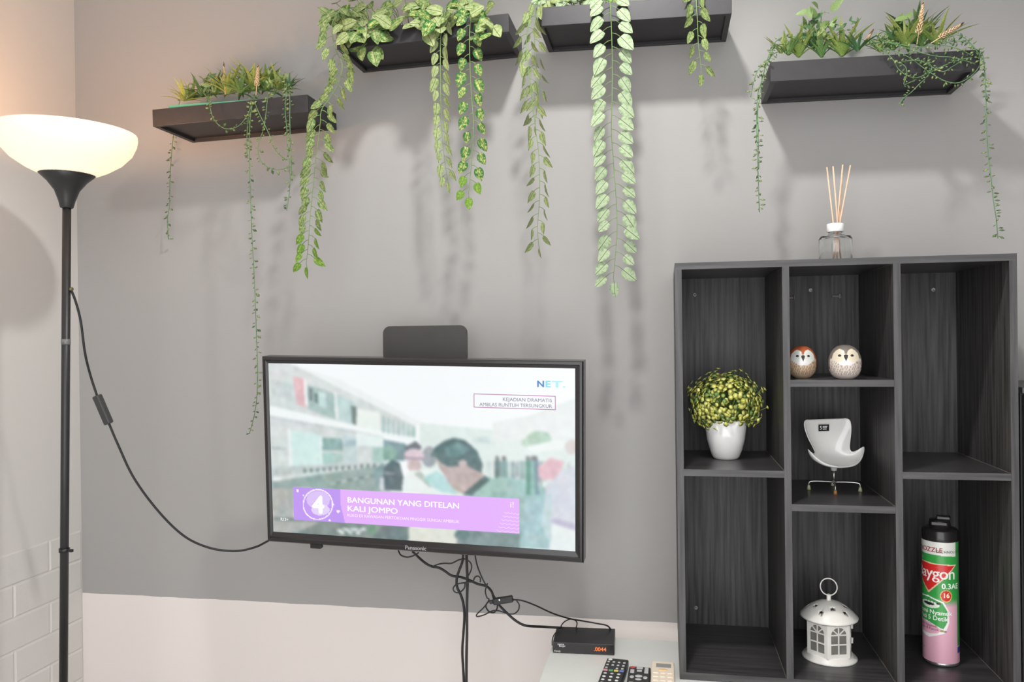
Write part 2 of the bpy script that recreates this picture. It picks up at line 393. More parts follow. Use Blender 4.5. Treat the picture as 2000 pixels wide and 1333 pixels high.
# ------------------------------------------------------------------ television
tvC = Vector((-.54, -.274, 1.093)); ya, ti, ro = -.0343, .071, -.0214; TW, TH = .735, .431
rx = Vector((math.cos(ya), math.sin(ya), 0)); nn = Vector((math.sin(ya), -math.cos(ya), 0))
up2 = Vector((0, 0, 1)) * math.cos(ti) + nn * math.sin(ti)
rr = rx * math.cos(ro) + up2 * math.sin(ro); uu = up2 * math.cos(ro) - rx * math.sin(ro)
tvR = Matrix((rr, uu.cross(rr), uu)).transposed()
tv = thing('television', 'flat television with black bezel showing a purple news banner', 'television', tvC, tvR)
bl_, br_, bt_, bb_ = .0135, .0175, .0155, .0235
def loop(l, r, t, b, y): return [(-TW / 2 + l, y, TH / 2 - t), (TW / 2 - r, y, TH / 2 - t), (TW / 2 - r, y, -TH / 2 + b), (-TW / 2 + l, y, -TH / 2 + b)]
lo = [loop(.004, .004, .004, .004, .045), loop(0, 0, 0, 0, .04), loop(0, 0, 0, 0, .006), loop(.0025, .0025, .002, .003, .001), loop(.006, .007, .007, .011, .0),
      loop(.0085, .0105, .009, .013, .003), loop(bl_, br_, bt_, bb_, .0045), loop(bl_, br_, bt_, bb_, .009)]
b = MB(); b.add(sum(lo, []), [(i * 4 + j, i * 4 + (j + 1) % 4, (i + 1) * 4 + (j + 1) % 4, (i + 1) * 4 + j) for i in range(len(lo) - 1) for j in range(4)] + [(3, 2, 1, 0)])
b.build('bezel', M['black_gloss'], tv)
MB().box((-TW / 2 + .03, .045, -TH / 2 + .04), (TW / 2 - .03, .075, TH / 2 - .05), .008).build('back_cover', M['black'], tv)
MB().box((-.11, .075, -.10), (.11, .085, .10), .002).box((-.03, .085, -.03), (.03, .252, .03), .002).build('wall_bracket', M['black'], tv)
# infrared block under the bezel
MB().box((-.262, .006, -TH / 2 - .010), (-.236, .02, -TH / 2 + .001), .001).build('sensor_block', M['black'], tv)
vs, fs = text_geo('Panasonic', .0125, .0002)
MB().add([(x - .005, -.0016, y - TH / 2 + .010) for x, y, z in vs], fs).build('brand_lettering', mat('silver_lettering', (215, 215, 215), .4, var=.01), tv)
# screen picture
sx0, sx1, sz0, sz1 = -TW / 2 + bl_, TW / 2 - br_, -TH / 2 + bb_, TH / 2 - bt_
quad = [(52, 240), (1662, 275), (1655, 1235), (82, 1135)]        # corners of the screen in the study sheet
def homog(src, dst):
    A = []; Bv = []
    for (x, y), (u, v) in zip(src, dst):
        A += [[x, y, 1, 0, 0, 0, -u * x, -u * y], [0, 0, 0, x, y, 1, -v * x, -v * y]]; Bv += [u, v]
    h = np.linalg.solve(np.array(A, float), np.array(Bv, float)); return np.append(h, 1).reshape(3, 3)
HM = homog([(0, 0), (1, 0), (1, 1), (0, 1)], quad); HI = np.linalg.inv(HM)
def uv_of(x, y): p = HI @ np.array([x, y, 1.]); return p[0] / p[2], p[1] / p[2]
NX, NY = 420, 236
gu, gv = np.meshgrid(np.linspace(0, 1, NX), np.linspace(0, 1, NY))
den = HM[2, 0] * gu + HM[2, 1] * gv + 1
GX = (HM[0, 0] * gu + HM[0, 1] * gv + HM[0, 2]) / den; GY = (HM[1, 0] * gu + HM[1, 1] * gv + HM[1, 2]) / den
img = np.zeros((NY, NX, 3)); img[:] = (246, 249, 251)
def pp(poly, c, a=1.0):
    mk = inpoly(GX, GY, poly); img[mk] = img[mk] * (1 - a) + np.array(c, float) * a
pp([(850, 560), (1230, 600), (1662, 430), (1662, 1240), (850, 1200)], (222, 234, 230))
pp([(1230, 560), (1440, 520), (1662, 430), (1662, 640), (1230, 660)], (232, 236, 236))
pp([(40, 235), (170, 245), (830, 575), (830, 650), (520, 580), (50, 480)], (206, 214, 213))
pp([(170, 245), (430, 330), (860, 560), (830, 578)], (236, 240, 241))
pp([(60, 250), (160, 250), (520, 430), (500, 440), (60, 330)], (214, 220, 219))
pp([(70, 330), (180, 350), (180, 440), (70, 410)], (190, 200, 202), .7)
pp([(180, 310), (245, 325), (258, 478), (205, 462)], (226, 178, 184)); pp([(238, 318), (252, 322), (262, 470), (248, 465)], (240, 242, 244))
pp([(258, 355), (405, 405), (412, 542), (268, 490)], (160, 186, 184)); pp([(265, 370), (290, 380), (292, 445), (268, 440)], (110, 122, 130)); pp([(295, 400), (315, 405), (316, 455), (297, 450)], (85, 110, 112))
pp([(318, 390), (355, 400), (360, 480), (322, 470)], (190, 218, 216)); pp([(400, 395), (410, 398), (420, 540), (409, 536)], (236, 242, 244))
pp([(418, 410), (515, 455), (515, 570), (424, 545)], (182, 208, 208)); pp([(490, 470), (518, 474), (518, 572), (497, 566)], (105, 125, 118))
pp([(50, 465), (520, 575), (830, 640), (830, 665), (520, 607), (50, 522)], (241, 246, 247)); pp([(50, 518), (520, 603), (660, 635), (655, 650), (520, 615), (50, 532)], (196, 204, 206))
pp([(520, 485), (640, 505), (645, 602), (520, 580)], (234, 242, 236))
for i in range(7):
    x = 655 + i * 26; pp([(x, 520 + i * 10), (x + 13, 524 + i * 10), (x + 13, 615 + i * 4), (x, 612 + i * 4)], (165, 190, 188))
pp([(50, 532), (520, 615), (660, 648), (660, 775), (60, 800)], (206, 214, 213))
pp([(170, 600), (325, 622), (330, 778), (180, 788)], (205, 232, 228)); pp([(155, 590), (172, 594), (182, 790), (165, 792)], (232, 238, 238))
pp([(335, 640), (443, 642), (446, 708), (335, 704)], (128, 164, 160)); pp([(338, 716), (447, 718), (448, 774), (340, 778)], (165, 200, 192)); pp([(325, 630), (338, 632), (340, 780), (328, 782)], (226, 240, 240))
pp([(450, 622), (520, 635), (522, 775), (452, 778)], (188, 208, 210)); pp([(455, 650), (515, 655), (515, 685), (455, 685)], (160, 185, 188))
pp([(520, 610), (660, 640), (660, 688), (520, 682)], (228, 240, 238)); pp([(600, 690), (660, 690), (660, 770), (600, 772)], (170, 200, 190))
pp([(660, 648), (780, 672), (780, 760), (660, 760)], (122, 146, 152))
pp([(70, 690), (150, 695), (150, 700), (70, 695)], (160, 168, 168))
pp([(60, 795), (660, 770), (700, 770), (700, 930), (190, 905), (75, 920)], (186, 196, 194))
pp([(70, 865), (640, 790), (650, 930), (190, 905), (80, 905)], (140, 162, 158)); pp([(75, 845), (640, 770), (640, 785), (75, 872)], (205, 214, 212))
pp([(80, 850), (130, 850), (110, 868), (80, 868)], (235, 238, 238))
for i in range(12):
    x = 240 + i * 33; pp([(x, 805 - i * 2.5), (x + 18, 802 - i * 2.5), (x + 16, 822 - i * 2.5), (x, 826 - i * 2.5)], (110, 130, 126))
for i in range(9):
    x = 380 + i * 30; pp([(x, 880 - i * 6), (x + 60, 870 - i * 6), (x + 58, 876 - i * 6), (x, 888 - i * 6)], (90, 118, 116) if i % 2 else (190, 205, 202))
pp([(70, 905), (195, 905), (195, 1080), (75, 1140)], (172, 174, 170)); pp([(80, 1060), (800, 1085), (800, 1180), (80, 1140)], (118, 132, 128)); pp([(80, 1075), (330, 1085), (200, 1142), (80, 1140)], (168, 170, 166))
for i in range(10):
    x = 430 + i * 14; pp(ell(x, 1130 + 12 * math.sin(i * 2), 14, 7), (222, 232, 230))
pp([(580, 1085), (640, 1090), (620, 1150), (570, 1140)], (100, 160, 120), .6)
# crowd to the right
for i in range(46):
    x = 1190 + i * 9.5; h = 60 + 45 * rnd() + i * 1.2
    c = random.choice([(120, 160, 155), (200, 210, 210), (90, 120, 125), (225, 225, 225), (170, 195, 190), (150, 140, 160)])
    pp([(x, 760 + 30 * rnd()), (x + 10, 760), (x + 11, 760 + h), (x, 760 + h)], c, .6)
pp([(1190, 855), (1330, 850), (1500, 900), (1530, 1225), (1360, 1215), (1360, 960)], (152, 192, 190)); pp([(1360, 960), (1440, 950), (1520, 1000), (1530, 1225), (1360, 1210)], (158, 190, 196))
pp(ell(1470, 645, 65, 40), (165, 200, 180)); pp(ell(1420, 665, 40, 25), (180, 208, 192)); pp([(1400, 690), (1560, 650), (1660, 655), (1660, 690), (1440, 720)], (236, 242, 240)); pp([(1130, 640), (1210, 630), (1215, 670), (1130, 668)], (190, 212, 212), .7)
for x, c in ((1240, (80, 110, 112)), (1275, (110, 150, 150)), (1400, (70, 130, 115)), (1440, (90, 120, 140)), (1425, (130, 180, 175))):
    pp([(x, 760), (x + 26, 755), (x + 28, 850 + (x > 1390) * 90), (x + 2, 850 + (x > 1390) * 90)], c, .85); pp(ell(x + 13, 748, 11, 12), (110, 110, 112))
pp([(1460, 800), (1530, 745), (1600, 765), (1570, 865), (1480, 860)], (226, 182, 192))
pp([(1500, 900), (1580, 820), (1662, 780), (1662, 1240), (1525, 1225), (1500, 1000)], (208, 210, 222)); pp([(1540, 1060), (1662, 1095), (1662, 1130), (1535, 1085)], (180, 180, 205)); pp([(1530, 1088), (1662, 1130), (1662, 1240), (1520, 1225)], (228, 236, 236))
pp([(1500, 940), (1540, 930), (1530, 1200), (1480, 1100)], (190, 208, 212)); pp(ell(1640, 690, 36, 40), (206, 190, 186), .7)
# people in front
pp([(600, 820), (660, 770), (680, 820), (660, 915), (630, 915)], (120, 150, 150)); pp(ell(690, 720, 38, 40), (130, 170, 150), .8)
pp([(660, 800), (700, 755), (745, 770), (765, 850), (758, 922), (664, 918)], (78, 98, 104)); pp([(640, 850), (662, 850), (664, 918), (640, 915)], (205, 215, 218)); pp([(665, 822), (720, 826), (720, 832), (665, 828)], (225, 230, 230))
pp([(770, 690), (830, 655), (862, 690), (840, 715), (780, 715)], (105, 110, 120)); pp(ell(900, 740, 40, 55), (120, 125, 135), .7)
pp(ell(820, 738, 52, 42), (220, 200, 212)); pp(ell(822, 788, 36, 34), (205, 180, 182)); pp([(770, 740), (868, 748), (868, 756), (770, 748)], (140, 125, 140))
pp([(756, 925), (762, 860), (800, 812), (930, 808), (1000, 850), (1050, 940)], (233, 241, 239)); pp([(820, 830), (850, 815), (930, 900), (900, 900)], (160, 165, 158), .7)
pp([(865, 850), (940, 815), (985, 850), (1050, 938), (960, 925), (900, 890)], (176, 216, 216))
pp([(930, 740), (960, 770), (1000, 790), (1080, 770), (1120, 800), (1172, 822), (1195, 850), (1130, 912), (1080, 940), (1020, 905), (950, 795)], (186, 168, 166))
pp([(1078, 945), (1130, 912), (1205, 850), (1290, 860), (1390, 965), (1372, 1215), (1060, 1215)], (150, 185, 178)); pp([(1075, 935), (1190, 838), (1215, 862), (1120, 945)], (72, 98, 98))
pp([(905, 735), (930, 690), (980, 655), (1030, 640), (1090, 655), (1150, 710), (1178, 780), (1172, 824), (1120, 802), (1080, 768), (1050, 790), (1000, 792), (960, 772), (930, 742)], (76, 102, 104)); pp(ell(1075, 775, 22, 18), (196, 180, 180))
pp([(980, 690), (1060, 665), (1120, 700), (1060, 740), (1000, 740)], (94, 128, 130))
pp([(790, 1110), (1060, 1120), (1050, 1215), (790, 1190)], (222, 224, 212)); pp([(1050, 1120), (1370, 1140), (1366, 1225), (1040, 1205)], (118, 138, 140)); pp([(660, 1100), (790, 1110), (790, 1185), (600, 1165)], (96, 112, 114)); pp(ell(1070, 1150, 40, 30), (90, 120, 118))
rs_ = np.random.RandomState(5)
def fnoise(nx, ny):
    g = rs_.randn(ny + 2, nx + 2); yi = np.linspace(0, ny, NY); xi = np.linspace(0, nx, NX); y0 = yi.astype(int); x0 = xi.astype(int); fy = (yi - y0)[:, None]; fx = (xi - x0)[None]
    return (g[y0][:, x0] * (1 - fx) + g[y0][:, x0 + 1] * fx) * (1 - fy) + (g[y0 + 1][:, x0] * (1 - fx) + g[y0 + 1][:, x0 + 1] * fx) * fy
dark_ = np.clip((252 - img.mean(-1)) / 60, 0, 1)[..., None]
img += dark_ * (fnoise(60, 34)[..., None] * 7 + fnoise(130, 50)[..., None] * 6 + np.stack([fnoise(30, 18), fnoise(30, 18) * .3, fnoise(30, 18) * .5], -1) * 4)
img = boxblur(boxblur(img, 2), 1); img = np.clip(img * .86 + np.array((236, 243, 242.)) * .14, 0, 255)
BAN = [(187, 898), (1368, 960), (1368, 1145), (190, 1072)]
pp(BAN, (228, 178, 252)); pp([(187, 898), (435, 911), (437, 1000), (458, 1087), (190, 1072)], (192, 152, 242))
ring = ell(316, 992, 80, 82, 40); pp(ring, (250, 240, 255)); pp(ell(316, 992, 74, 76, 40), (196, 156, 244)); pp(ell(318, 968, 62, 48), (226, 205, 248), .8); pp(ell(330, 1020, 48, 30), (236, 225, 250), .8)
pp([(412, 1024), (435, 1022), (422, 1042)], (250, 240, 255)); pp([(203, 912), (214, 913), (214, 926), (203, 925)], (250, 245, 255)); pp(ell(396, 992, 5, 5), (250, 240, 255)); pp(ell(378, 1075, 5, 5), (250, 240, 255)); pp(ell(240, 944, 5, 4), (250, 240, 255))
vsg = np.stack([sx0 + gu * (sx1 - sx0), np.full(gu.shape, .0075), sz1 - gv * (sz1 - sz0)], -1).reshape(-1, 3)
fsg = [(j * NX + i, (j + 1) * NX + i, (j + 1) * NX + i + 1, j * NX + i + 1) for j in range(NY - 1) for i in range(NX - 1)]
me = bpy.data.meshes.new('screen'); me.from_pydata(vsg.tolist(), [], fsg); set_print(me, lina(img))
scr = obj('screen', me, attr_mat('screen_picture', .25, True, 1.0, .3), tv)
def on_screen(x, y, d=.0068): u, v = uv_of(x, y); return (sx0 + u * (sx1 - sx0), d, sz1 - v * (sz1 - sz0))
def screen_text(txt, x, y, hpx, color, bold=0, x2=None, name='caption', sp=1.0):
    a = on_screen(x, y); s = hpx / 2.667 * .00115 / .72
    vs, fs = text_geo(txt, s, bold * s, 'LEFT', sp)
    k = 1.0
    if x2: k = (on_screen(x2, y)[0] - a[0]) / max(v.x for v in vs)
    return MB().add([(a[0] + p.x * k, a[1], a[2] + p.y) for p in vs], fs).build(name, emis('caption_light', color), scr)
Wt = (255, 255, 255)
screen_text('BANGUNAN YANG DITELAN', 470, 968, 30, Wt, .02, 1054)
screen_text('KALI JOMPO', 470, 1013, 30, Wt, .02, 735)
screen_text('RUKO DI KAWASAN PERTOKOAN PINGGIR SUNGAI AMBRUK', 470, 1048, 16, (250, 235, 255), .01, 1056)
screen_text('4', 288, 996, 96, Wt, .04, 350)
screen_text('R13+', 120, 1070, 16, (235, 235, 235), .03, 162)
screen_text('N', 1462, 358, 32, (90, 140, 205), .04, 1500); screen_text('E', 1505, 359, 32, (150, 225, 240), .04, 1535); screen_text('T.', 1540, 360, 32, (185, 240, 245), .04, 1612)
screen_text('KEJADIAN DRAMATIS', 1283, 438, 18, (150, 145, 165), .01, 1540); screen_text('AMBLAS RUNTUH TERSUNGKUR', 1163, 464, 18, (150, 145, 165), .01, 1540)
screen_text('i!', 1318, 992, 30, (250, 240, 255), .01, 1338)
def screen_line(pts, wpx, color, name='caption_line'):
    b = MB(); hw = wpx / 2.667 * .00115 / 2
    P3 = [Vector(on_screen(*p)) for p in pts]
    for a, c in zip(P3, P3[1:]):
        d = (c - a).normalized(); n = Vector((-d.z, 0, d.x)) * hw; b.add([a - n - d * hw, c - n + d * hw, c + n + d * hw, a + n - d * hw], [(0, 1, 2, 3)])
    return b.build(name, emis('line_light', color), scr)
screen_line([(1135, 408), (1557, 422), (1557, 493), (1135, 478), (1135, 408)], 4, (190, 130, 175), 'caption_frame')
for i in range(6):
    x0 = 1290 - i * 8; screen_line([(x0 + k * (1366 - x0) / 8, 1030 + i * 19 + (6 if k % 2 else 0) + k * 1.2) for k in range(9)], 2.5, (245, 215, 255))

# plate behind the television
pl = [PY(x, y, -.10) for x, y in ((750, 740), (750, 640), (912, 633), (915, 740))]
xa, xb, za, zb = pl[0].x, pl[2].x, 1.16, (pl[1].z + pl[2].z) / 2
rc = .018; pts = [(xa, za), (xb, za)]
pts += [(xb - rc + rc * math.cos(t), zb - rc + rc * math.sin(t)) for t in np.linspace(0, math.pi / 2, 7)] + [(xa + rc + rc * math.cos(t), zb - rc + rc * math.sin(t)) for t in np.linspace(math.pi / 2, math.pi, 7)]
mp = thing('mounting_plate', 'flat black plate with rounded corners standing up behind the television', 'plate', (xa, -.10, za))
b = MB(); b.prism([(x - xa, z - za) for x, z in pts], -.004, .004); b.build('plate', mat('dark_grey_plate', (58, 56, 54), .5, var=.05), mp)
MB().box(((xb - xa) / 2 - .02, .004, .10), ((xb - xa) / 2 + .02, .099, .14), .002).build('wall_spacer', M['black'], mp)

# ------------------------------------------------------------------ floor lamp
LY = -.42
pb, pt = PY(124, 1333, LY), PY(130.5, 405, LY)
ax = (pt - pb).normalized(); base = pb - ax * (pb.z / ax.z)
lx = Vector((1, 0, 0)); lx = (lx - ax * lx.dot(ax)).normalized(); LR = Matrix((lx, ax.cross(lx), ax)).transposed()
fl = thing('floor_lamp', 'black floor lamp with a glowing white bowl shade in the corner', 'floor lamp', base, LR)
hc = (pt - base).length; 
MB().lathe([(.125, 0), (.125, .012), (.115, .02), (.02, .026), (.012, .05)], 40).build('base', M['lampmetal'], fl)
MB().lathe([(.0092, .03), (.0092, .60)], 16).build('pole', M['lampmetal'], fl)
MB().lathe([(.0088, .60), (.0088, hc)], 16).build('pole', M['lampmetal'], fl)
zc = hc - .30
z1 = ((PY(126, 668, LY) - base).dot(ax)); z2 = ((PY(124, 1075, LY) - base).dot(ax)); z3 = (PY(132, 565, LY) - base).dot(ax)
MB().lathe([(.0096, z1 - .006), (.0098, z1), (.0096, z1 + .006)], 16).build('joint_collar', mat('pale_tape', (110, 110, 108), .3, var=.2, scale=200), fl)
MB().lathe([(.0112, z2 - .004), (.0112, z2 + .004)], 16).box((.006, -.004, z2 - .003), (.021, .002, z2 + .003)).build('clamp', M['black'], fl)
MB().lathe([(.012, -.002), (.0135, 0), (.017, .014), (.025, .036), (.040, .056), (.0575, .072), (.056, .074), (.038, .059), (.02, .044)], 40, (0, 0, hc), cap1=False).build('cup', M['lampmetal'], fl)
outer = [(.03, .048), (.0555, .0705), (.083, .084), (.110, .102), (.130, .124), (.1385, .144), (.1405, .157), (.1395, .165)]
inner = [(r - .004, z + .003) for r, z in outer[::-1]]; inner[0] = (.1355, .1655)
shm = bpy.data.materials.new('glowing_bowl'); shm.use_nodes = True; nt = shm.node_tree; nt.nodes.clear()
outn = nt.nodes.new('ShaderNodeOutputMaterial'); tr = nt.nodes.new('ShaderNodeBsdfTranslucent'); di = nt.nodes.new('ShaderNodeBsdfDiffuse'); em = nt.nodes.new('ShaderNodeEmission'); mx1 = nt.nodes.new('ShaderNodeMixShader'); ads = nt.nodes.new('ShaderNodeAddShader'); nzb = nt.nodes.new('ShaderNodeTexNoise')
tr.inputs[0].default_value = (.6, .52, .44, 1); di.inputs[0].default_value = (.8, .78, .75, 1); em.inputs[0].default_value = (1, .86, .70, 1); em.inputs[1].default_value = .42; mx1.inputs[0].default_value = .5
nt.links.new(tr.outputs[0], mx1.inputs[1]); nt.links.new(di.outputs[0], mx1.inputs[2]); nt.links.new(mx1.outputs[0], ads.inputs[0]); nt.links.new(em.outputs[0], ads.inputs[1]); nt.links.new(ads.outputs[0], outn.inputs[0])
MB().lathe(outer + inner, 56, (0, 0, hc), cap0=False, cap1=False).build('bowl_shade', shm, fl)
MB().lathe([(.012, .05), (.014, .075), (.0, .077)], 16, (0, 0, hc), cap1=False).build('bulb_socket', M['cap_white'], fl)
MB().lathe([(.001, .077), (.016, .085), (.026, .10), (.026, .115), (.016, .13), (.001, .136)], 20, (0, 0, hc), cap0=False, cap1=False).build('bulb', mat('lit_bulb', (255, 240, 215), .4, emit=(255, 225, 180), estr=3), fl)
lp = lamp('floor_lamp_bulb_light', base + ax * (hc + .160), 4.4, (1, .50, .22), .03)
# cord with inline switch
def local(pts): 
    Mi = fl.matrix_world.inverted(); return [Mi @ p for p in pts]
cord1 = [(137, 562, LY + .0), (148, 590, LY + .01), (158, 630, LY + .02), (166, 690, LY + .03), (177, 735, LY + .05), (190, 775, LY + .06)]
cord2 = [(212, 826, LY + .07), (230, 868, LY + .08), (262, 935, LY + .10), (310, 1000, LY + .13), (360, 1048, LY + .16), (410, 1071, LY + .19), (460, 1077, LY + .22), (500, 1069, LY + .25), (545, 1050, LY + .28), (640, 1040, LY + .28)]
c1 = pxpath(cord1, LY); c2 = pxpath(cord2, LY)
MB().tube(local(c1), .0026, 8).tube(local(c2), .0026, 8).build('cord', M['cable'], fl)
a, bq = local([c1[-1], c2[0]]); d = (bq - a).normalized(); Ls = (bq - a).length
sw = MB().box((-.0085, -.008, -Ls / 2 - .003), (.0085, .008, Ls / 2 + .003), .003)
so = sw.build('inline_switch', mat('dark_grey_switch', (62, 62, 62), .45, var=.05), fl)
sxv = (Vector((1, 0, 0)) - d * d.x).normalized(); so.matrix_local = Matrix.Translation((a + bq) / 2) @ Matrix((sxv, d.cross(sxv), d)).transposed().to_4x4()
MB().box((-.0105, -.004, -.012), (-.008, .004, .008), .001).build('rocker', M['black'], so)
MB().lathe([(.004, 0), (.004, .007)], 10).build('cord_grommet', mat('brass_grommet', (120, 110, 80), .4, metal=.5, var=.05), fl).matrix_local = Matrix.Translation((.0085, 0, z3)) @ Matrix.Rotation(math.pi / 2, 4, 'Y')

# ------------------------------------------------------------------ cables
def cable(label, paths, r=.0022, Y=-.2, extra=None):
    P = [pxpath(p, Y) for p in paths]; o0 = P[0][0]
    b = MB()
    for p in P: b.tube(p, r, 8)
    return tag(b.build('cable', M['cable'], None, o0), label, 'cable', 'television cables'), o0
def setloc(co): co[0].location = co[1]; return co[0]
setloc(cable('straight black power cable running down from under the television past the paint line', [[(911, 1080, -.21), (912, 1110), (913, 1135), (912, 1180), (912, 1240), (911, 1300), (911, 1420)]], .0032, -.20))
setloc(cable('black cable that bows out before running down beside the straight power cable', [[(905, 1080, -.21), (903, 1098), (896, 1117), (892, 1132), (893, 1148), (900, 1163), (905, 1180), (907, 1205), (905, 1240), (903, 1275), (906, 1333), (907, 1420)]], .0030, -.185))
setloc(cable('thick twisted black cable from the television to the set-top box', [[(806, 1078, -.21), (815, 1087), (830, 1100), (843, 1107), (858, 1110), (870, 1117), (882, 1125), (900, 1128), (915, 1133), (932, 1141), (950, 1146), (960, 1156), (966, 1172), (978, 1186), (994, 1202), (1010, 1215), (1028, 1223), (1060, 1225, -.14), (1095, 1227, -.125)]], .0028, -.165))
setloc(cable('thin black cable sagging under the television beside the brand lettering', [[(778, 1076, -.21), (783, 1085), (795, 1089), (808, 1086), (818, 1080, -.21)]], .0017, -.215))
setloc(cable('thin black cable arching from the thick twisted cable over the power cable', [[(843, 1108), (856, 1103), (868, 1101), (882, 1101), (897, 1094), (909, 1093), (919, 1100), (921, 1110), (917, 1121), (911, 1130)]], .0016, -.222))
setloc(cable('thin black cable hanging from the television and curling round the adapter', [[(927, 1080, -.21), (932, 1105), (941, 1128), (950, 1145), (962, 1160), (970, 1175), (971, 1188), (965, 1197), (955, 1195), (949, 1186), (952, 1178), (962, 1173)]], .0017, -.185))
setloc(cable('thin black cable looped into a pointed triangle below the adapter', [[(952, 1140), (948, 1155), (951, 1168), (955, 1172), (946, 1186), (932, 1200), (932, 1205), (945, 1202), (962, 1194), (975, 1194), (990, 1199), (1003, 1200), (1012, 1193), (1014, 1182), (1009, 1174)]], .0015, -.20))
setloc(cable('small round loop of black cable crossing the two hanging power cables', [[(912, 1139), (900, 1140), (890, 1143), (885, 1151), (890, 1158), (899, 1157), (907, 1149), (910, 1138), (923, 1137), (927, 1129), (933, 1126), (938, 1130), (938, 1138)]], .0016, -.222))
setloc(cable('slender black cable running from the adapter to the back of the set-top box', [[(1001, 1172), (1020, 1174), (1045, 1183, -.19), (1080, 1199, -.17), (1112, 1209, -.14), (1140, 1214, -.12), (1168, 1219, -.11), (1186, 1223, -.105), (1194, 1232, -.10)]], .0018, -.205))
setloc(cable('short black cable arching over the back of the set-top box', [[(1094, 1230, -.105), (1098, 1220), (1106, 1213), (1116, 1210), (1124, 1213), (1127, 1219), (1124, 1230, -.105)]], .0014, -.10))
setloc(cable('short black cable curving down the side of the set-top box', [[(1092, 1232, -.12), (1086, 1236, -.13), (1081, 1243, -.15), (1078.5, 1252, -.165), (1078.5, 1262, -.17)]], .0012, -.13))
p0, p1 = PY(963, 1176, -.205), PY(1002, 1170, -.205)
ad = thing('cable_adapter', 'oblong black cable adapter hanging below the television', 'adapter', (p0 + p1) / 2, (0, -math.atan2(p1.z - p0.z, p1.x - p0.x), 0))
La = (p1 - p0).length / 2
MB().box((-La, -.006, -.0075), (La, .006, .0075), .003).build('body', M['black'], ad)
MB().box((-La - .008, -.004, -.004), (-La, .004, .004), .001).build('plug', M['black'], ad)
MB().box((-.008, -.0064, .001), (-.005, -.0058, .005)).build('indicator', M['btn_w'], ad)

# ------------------------------------------------------------------ set-top box
fl_, fr_ = PZ(1080, 1276, TZ), PZ(1200, 1280, TZ)
bk = PZ(1092, 1226, TZ + .0255)
yw = math.atan2(fr_.y - fl_.y, fr_.x - fl_.x); W = (fr_ - fl_).length; Dp = .098
sb = thing('set_top_box', 'black set-top box with an orange number display', 'set-top box', fl_, (0, 0, yw * .6))
MB().box((0, 0, .001), (W, Dp, .0245), .0012).build('body', M['black'], sb)
MB().box((.001, -.0015, .0015), (W - .001, .001, .0238), .0006).build('front_panel', M['black_gloss'], sb)
for x in (.012, W - .012):
    for y in (.012, Dp - .012): MB().lathe([(.004, 0), (.004, .0012)], 10, (x, y, 0)).build('foot', M['black'], sb)
vs, fs = text_geo('.0044', .0125, 0.0, 'CENTER', 1.0)
MB().add([(x + W * .77, -.0018, y + .0125) for x, y, z in vs], fs).build('number_display', emis('orange_digits', (255, 120, 55), 1.6), sb)
for t, x, z, s in (('matrix', .018, .0205, .0055), ('Burger', .021, .0168, .0052), ('T2/HD', .010, .0045, .0050)):
    vs, fs = text_geo(t, s, 0, 'CENTER')
    MB().add([(vx + x, -.0018, vy + z) for vx, vy, vz in vs], fs).build('logo_lettering', M['white_print'], sb)

# ------------------------------------------------------------------ remotes
def remote(label, tl, tr_, bl, body, length, th, name='remote_control'):
    A = PZ(*tl, TZ + th); B = PZ(*tr_, TZ + th); Cc = PZ(*bl, TZ + th)
    dn = (Cc - A); dn.z = 0; dn.normalize(); sd = Vector((-dn.y, dn.x, 0)); wd = (B - A).dot(sd)
    if wd < 0: sd = -sd; wd = -wd
    Rm = Matrix((sd, -dn, Vector((0, 0, 1)))).transposed()
    t = thing(name, label, 'remote', (A.x, A.y, TZ), Rm)
    MB().box((0, -length, .0003), (wd, 0, th), .003).build('body', body, t)
    return t, wd, th
def btn(t, x, y, w_, h_, th, mt, rnd_=False):
    b = MB()
    if rnd_: b.lathe([(w_ / 2, -.001), (w_ / 2, .0008), (w_ / 2 * .7, .0014)], 12, (0, 0, 0)); b.v = [(vx + x, vy * h_ / w_ - y, vz + th) for vx, vy, vz in b.v]
    else: b.box((x - w_ / 2, -y - h_ / 2, th - .001), (x + w_ / 2, -y + h_ / 2, th + .0013), .0006)
    b.build('button', mt, t)
t, wd, th = remote('long black remote with a row of coloured buttons', (1186, 1285), (1228, 1289), (1167, 1333), M['remote'], .17, .017)
btn(t, .008, .009, .009, .008, th, M['btn_w'], True)
for r_ in range(3):
    for c_ in range(4):
        if (r_, c_) != (2, 1): btn(t, wd * (.14 + .24 * c_), .022 + .016 * r_, .005, .005, th, M['btn'])
for i, mm_ in enumerate(('btn_p', 'btn_g', 'btn_y', 'btn_b')): btn(t, wd * (.14 + .24 * i), .066, .009, .007, th, M[mm_])
for r_ in range(5):
    for c_ in range(3): btn(t, wd * (.18 + .3 * c_), .082 + .016 * r_, .007, .006, th, M['btn'] if r_ < 1 else M['btn_w'], True)
t, wd, th = remote('short black remote with grey buttons and a red power button', (1229, 1301), (1271, 1305), (1223, 1337), M['remote'], .14, .016)
btn(t, wd * .18, .008, .011, .009, th, M['btn_r'], True); btn(t, wd * .5, .010, .013, .008, th, M['btn']); btn(t, wd * .82, .020, .008, .028, th, M['btn'])
btn(t, wd * .18, .028, .008, .016, th, M['btn']); btn(t, wd * .5, .024, .010, .007, th, M['btn']); btn(t, wd * .5, .050, .015, .012, th, M['btn'], True); btn(t, wd * .5, .066, .013, .008, th, M['btn'], True); btn(t, wd * .2, .056, .009, .012, th, M['btn'], True); btn(t, wd * .8, .056, .009, .012, th, M['btn'], True)
for r_ in range(3):
    for c_ in range(3): btn(t, wd * (.2 + .3 * c_), .085 + .015 * r_, .009, .007, th, M['btn'])
t, wd, th = remote('cream air-conditioner remote with a grey display', (1273, 1291), (1317, 1295), (1271, 1333), M['remote_b'], .15, .02)
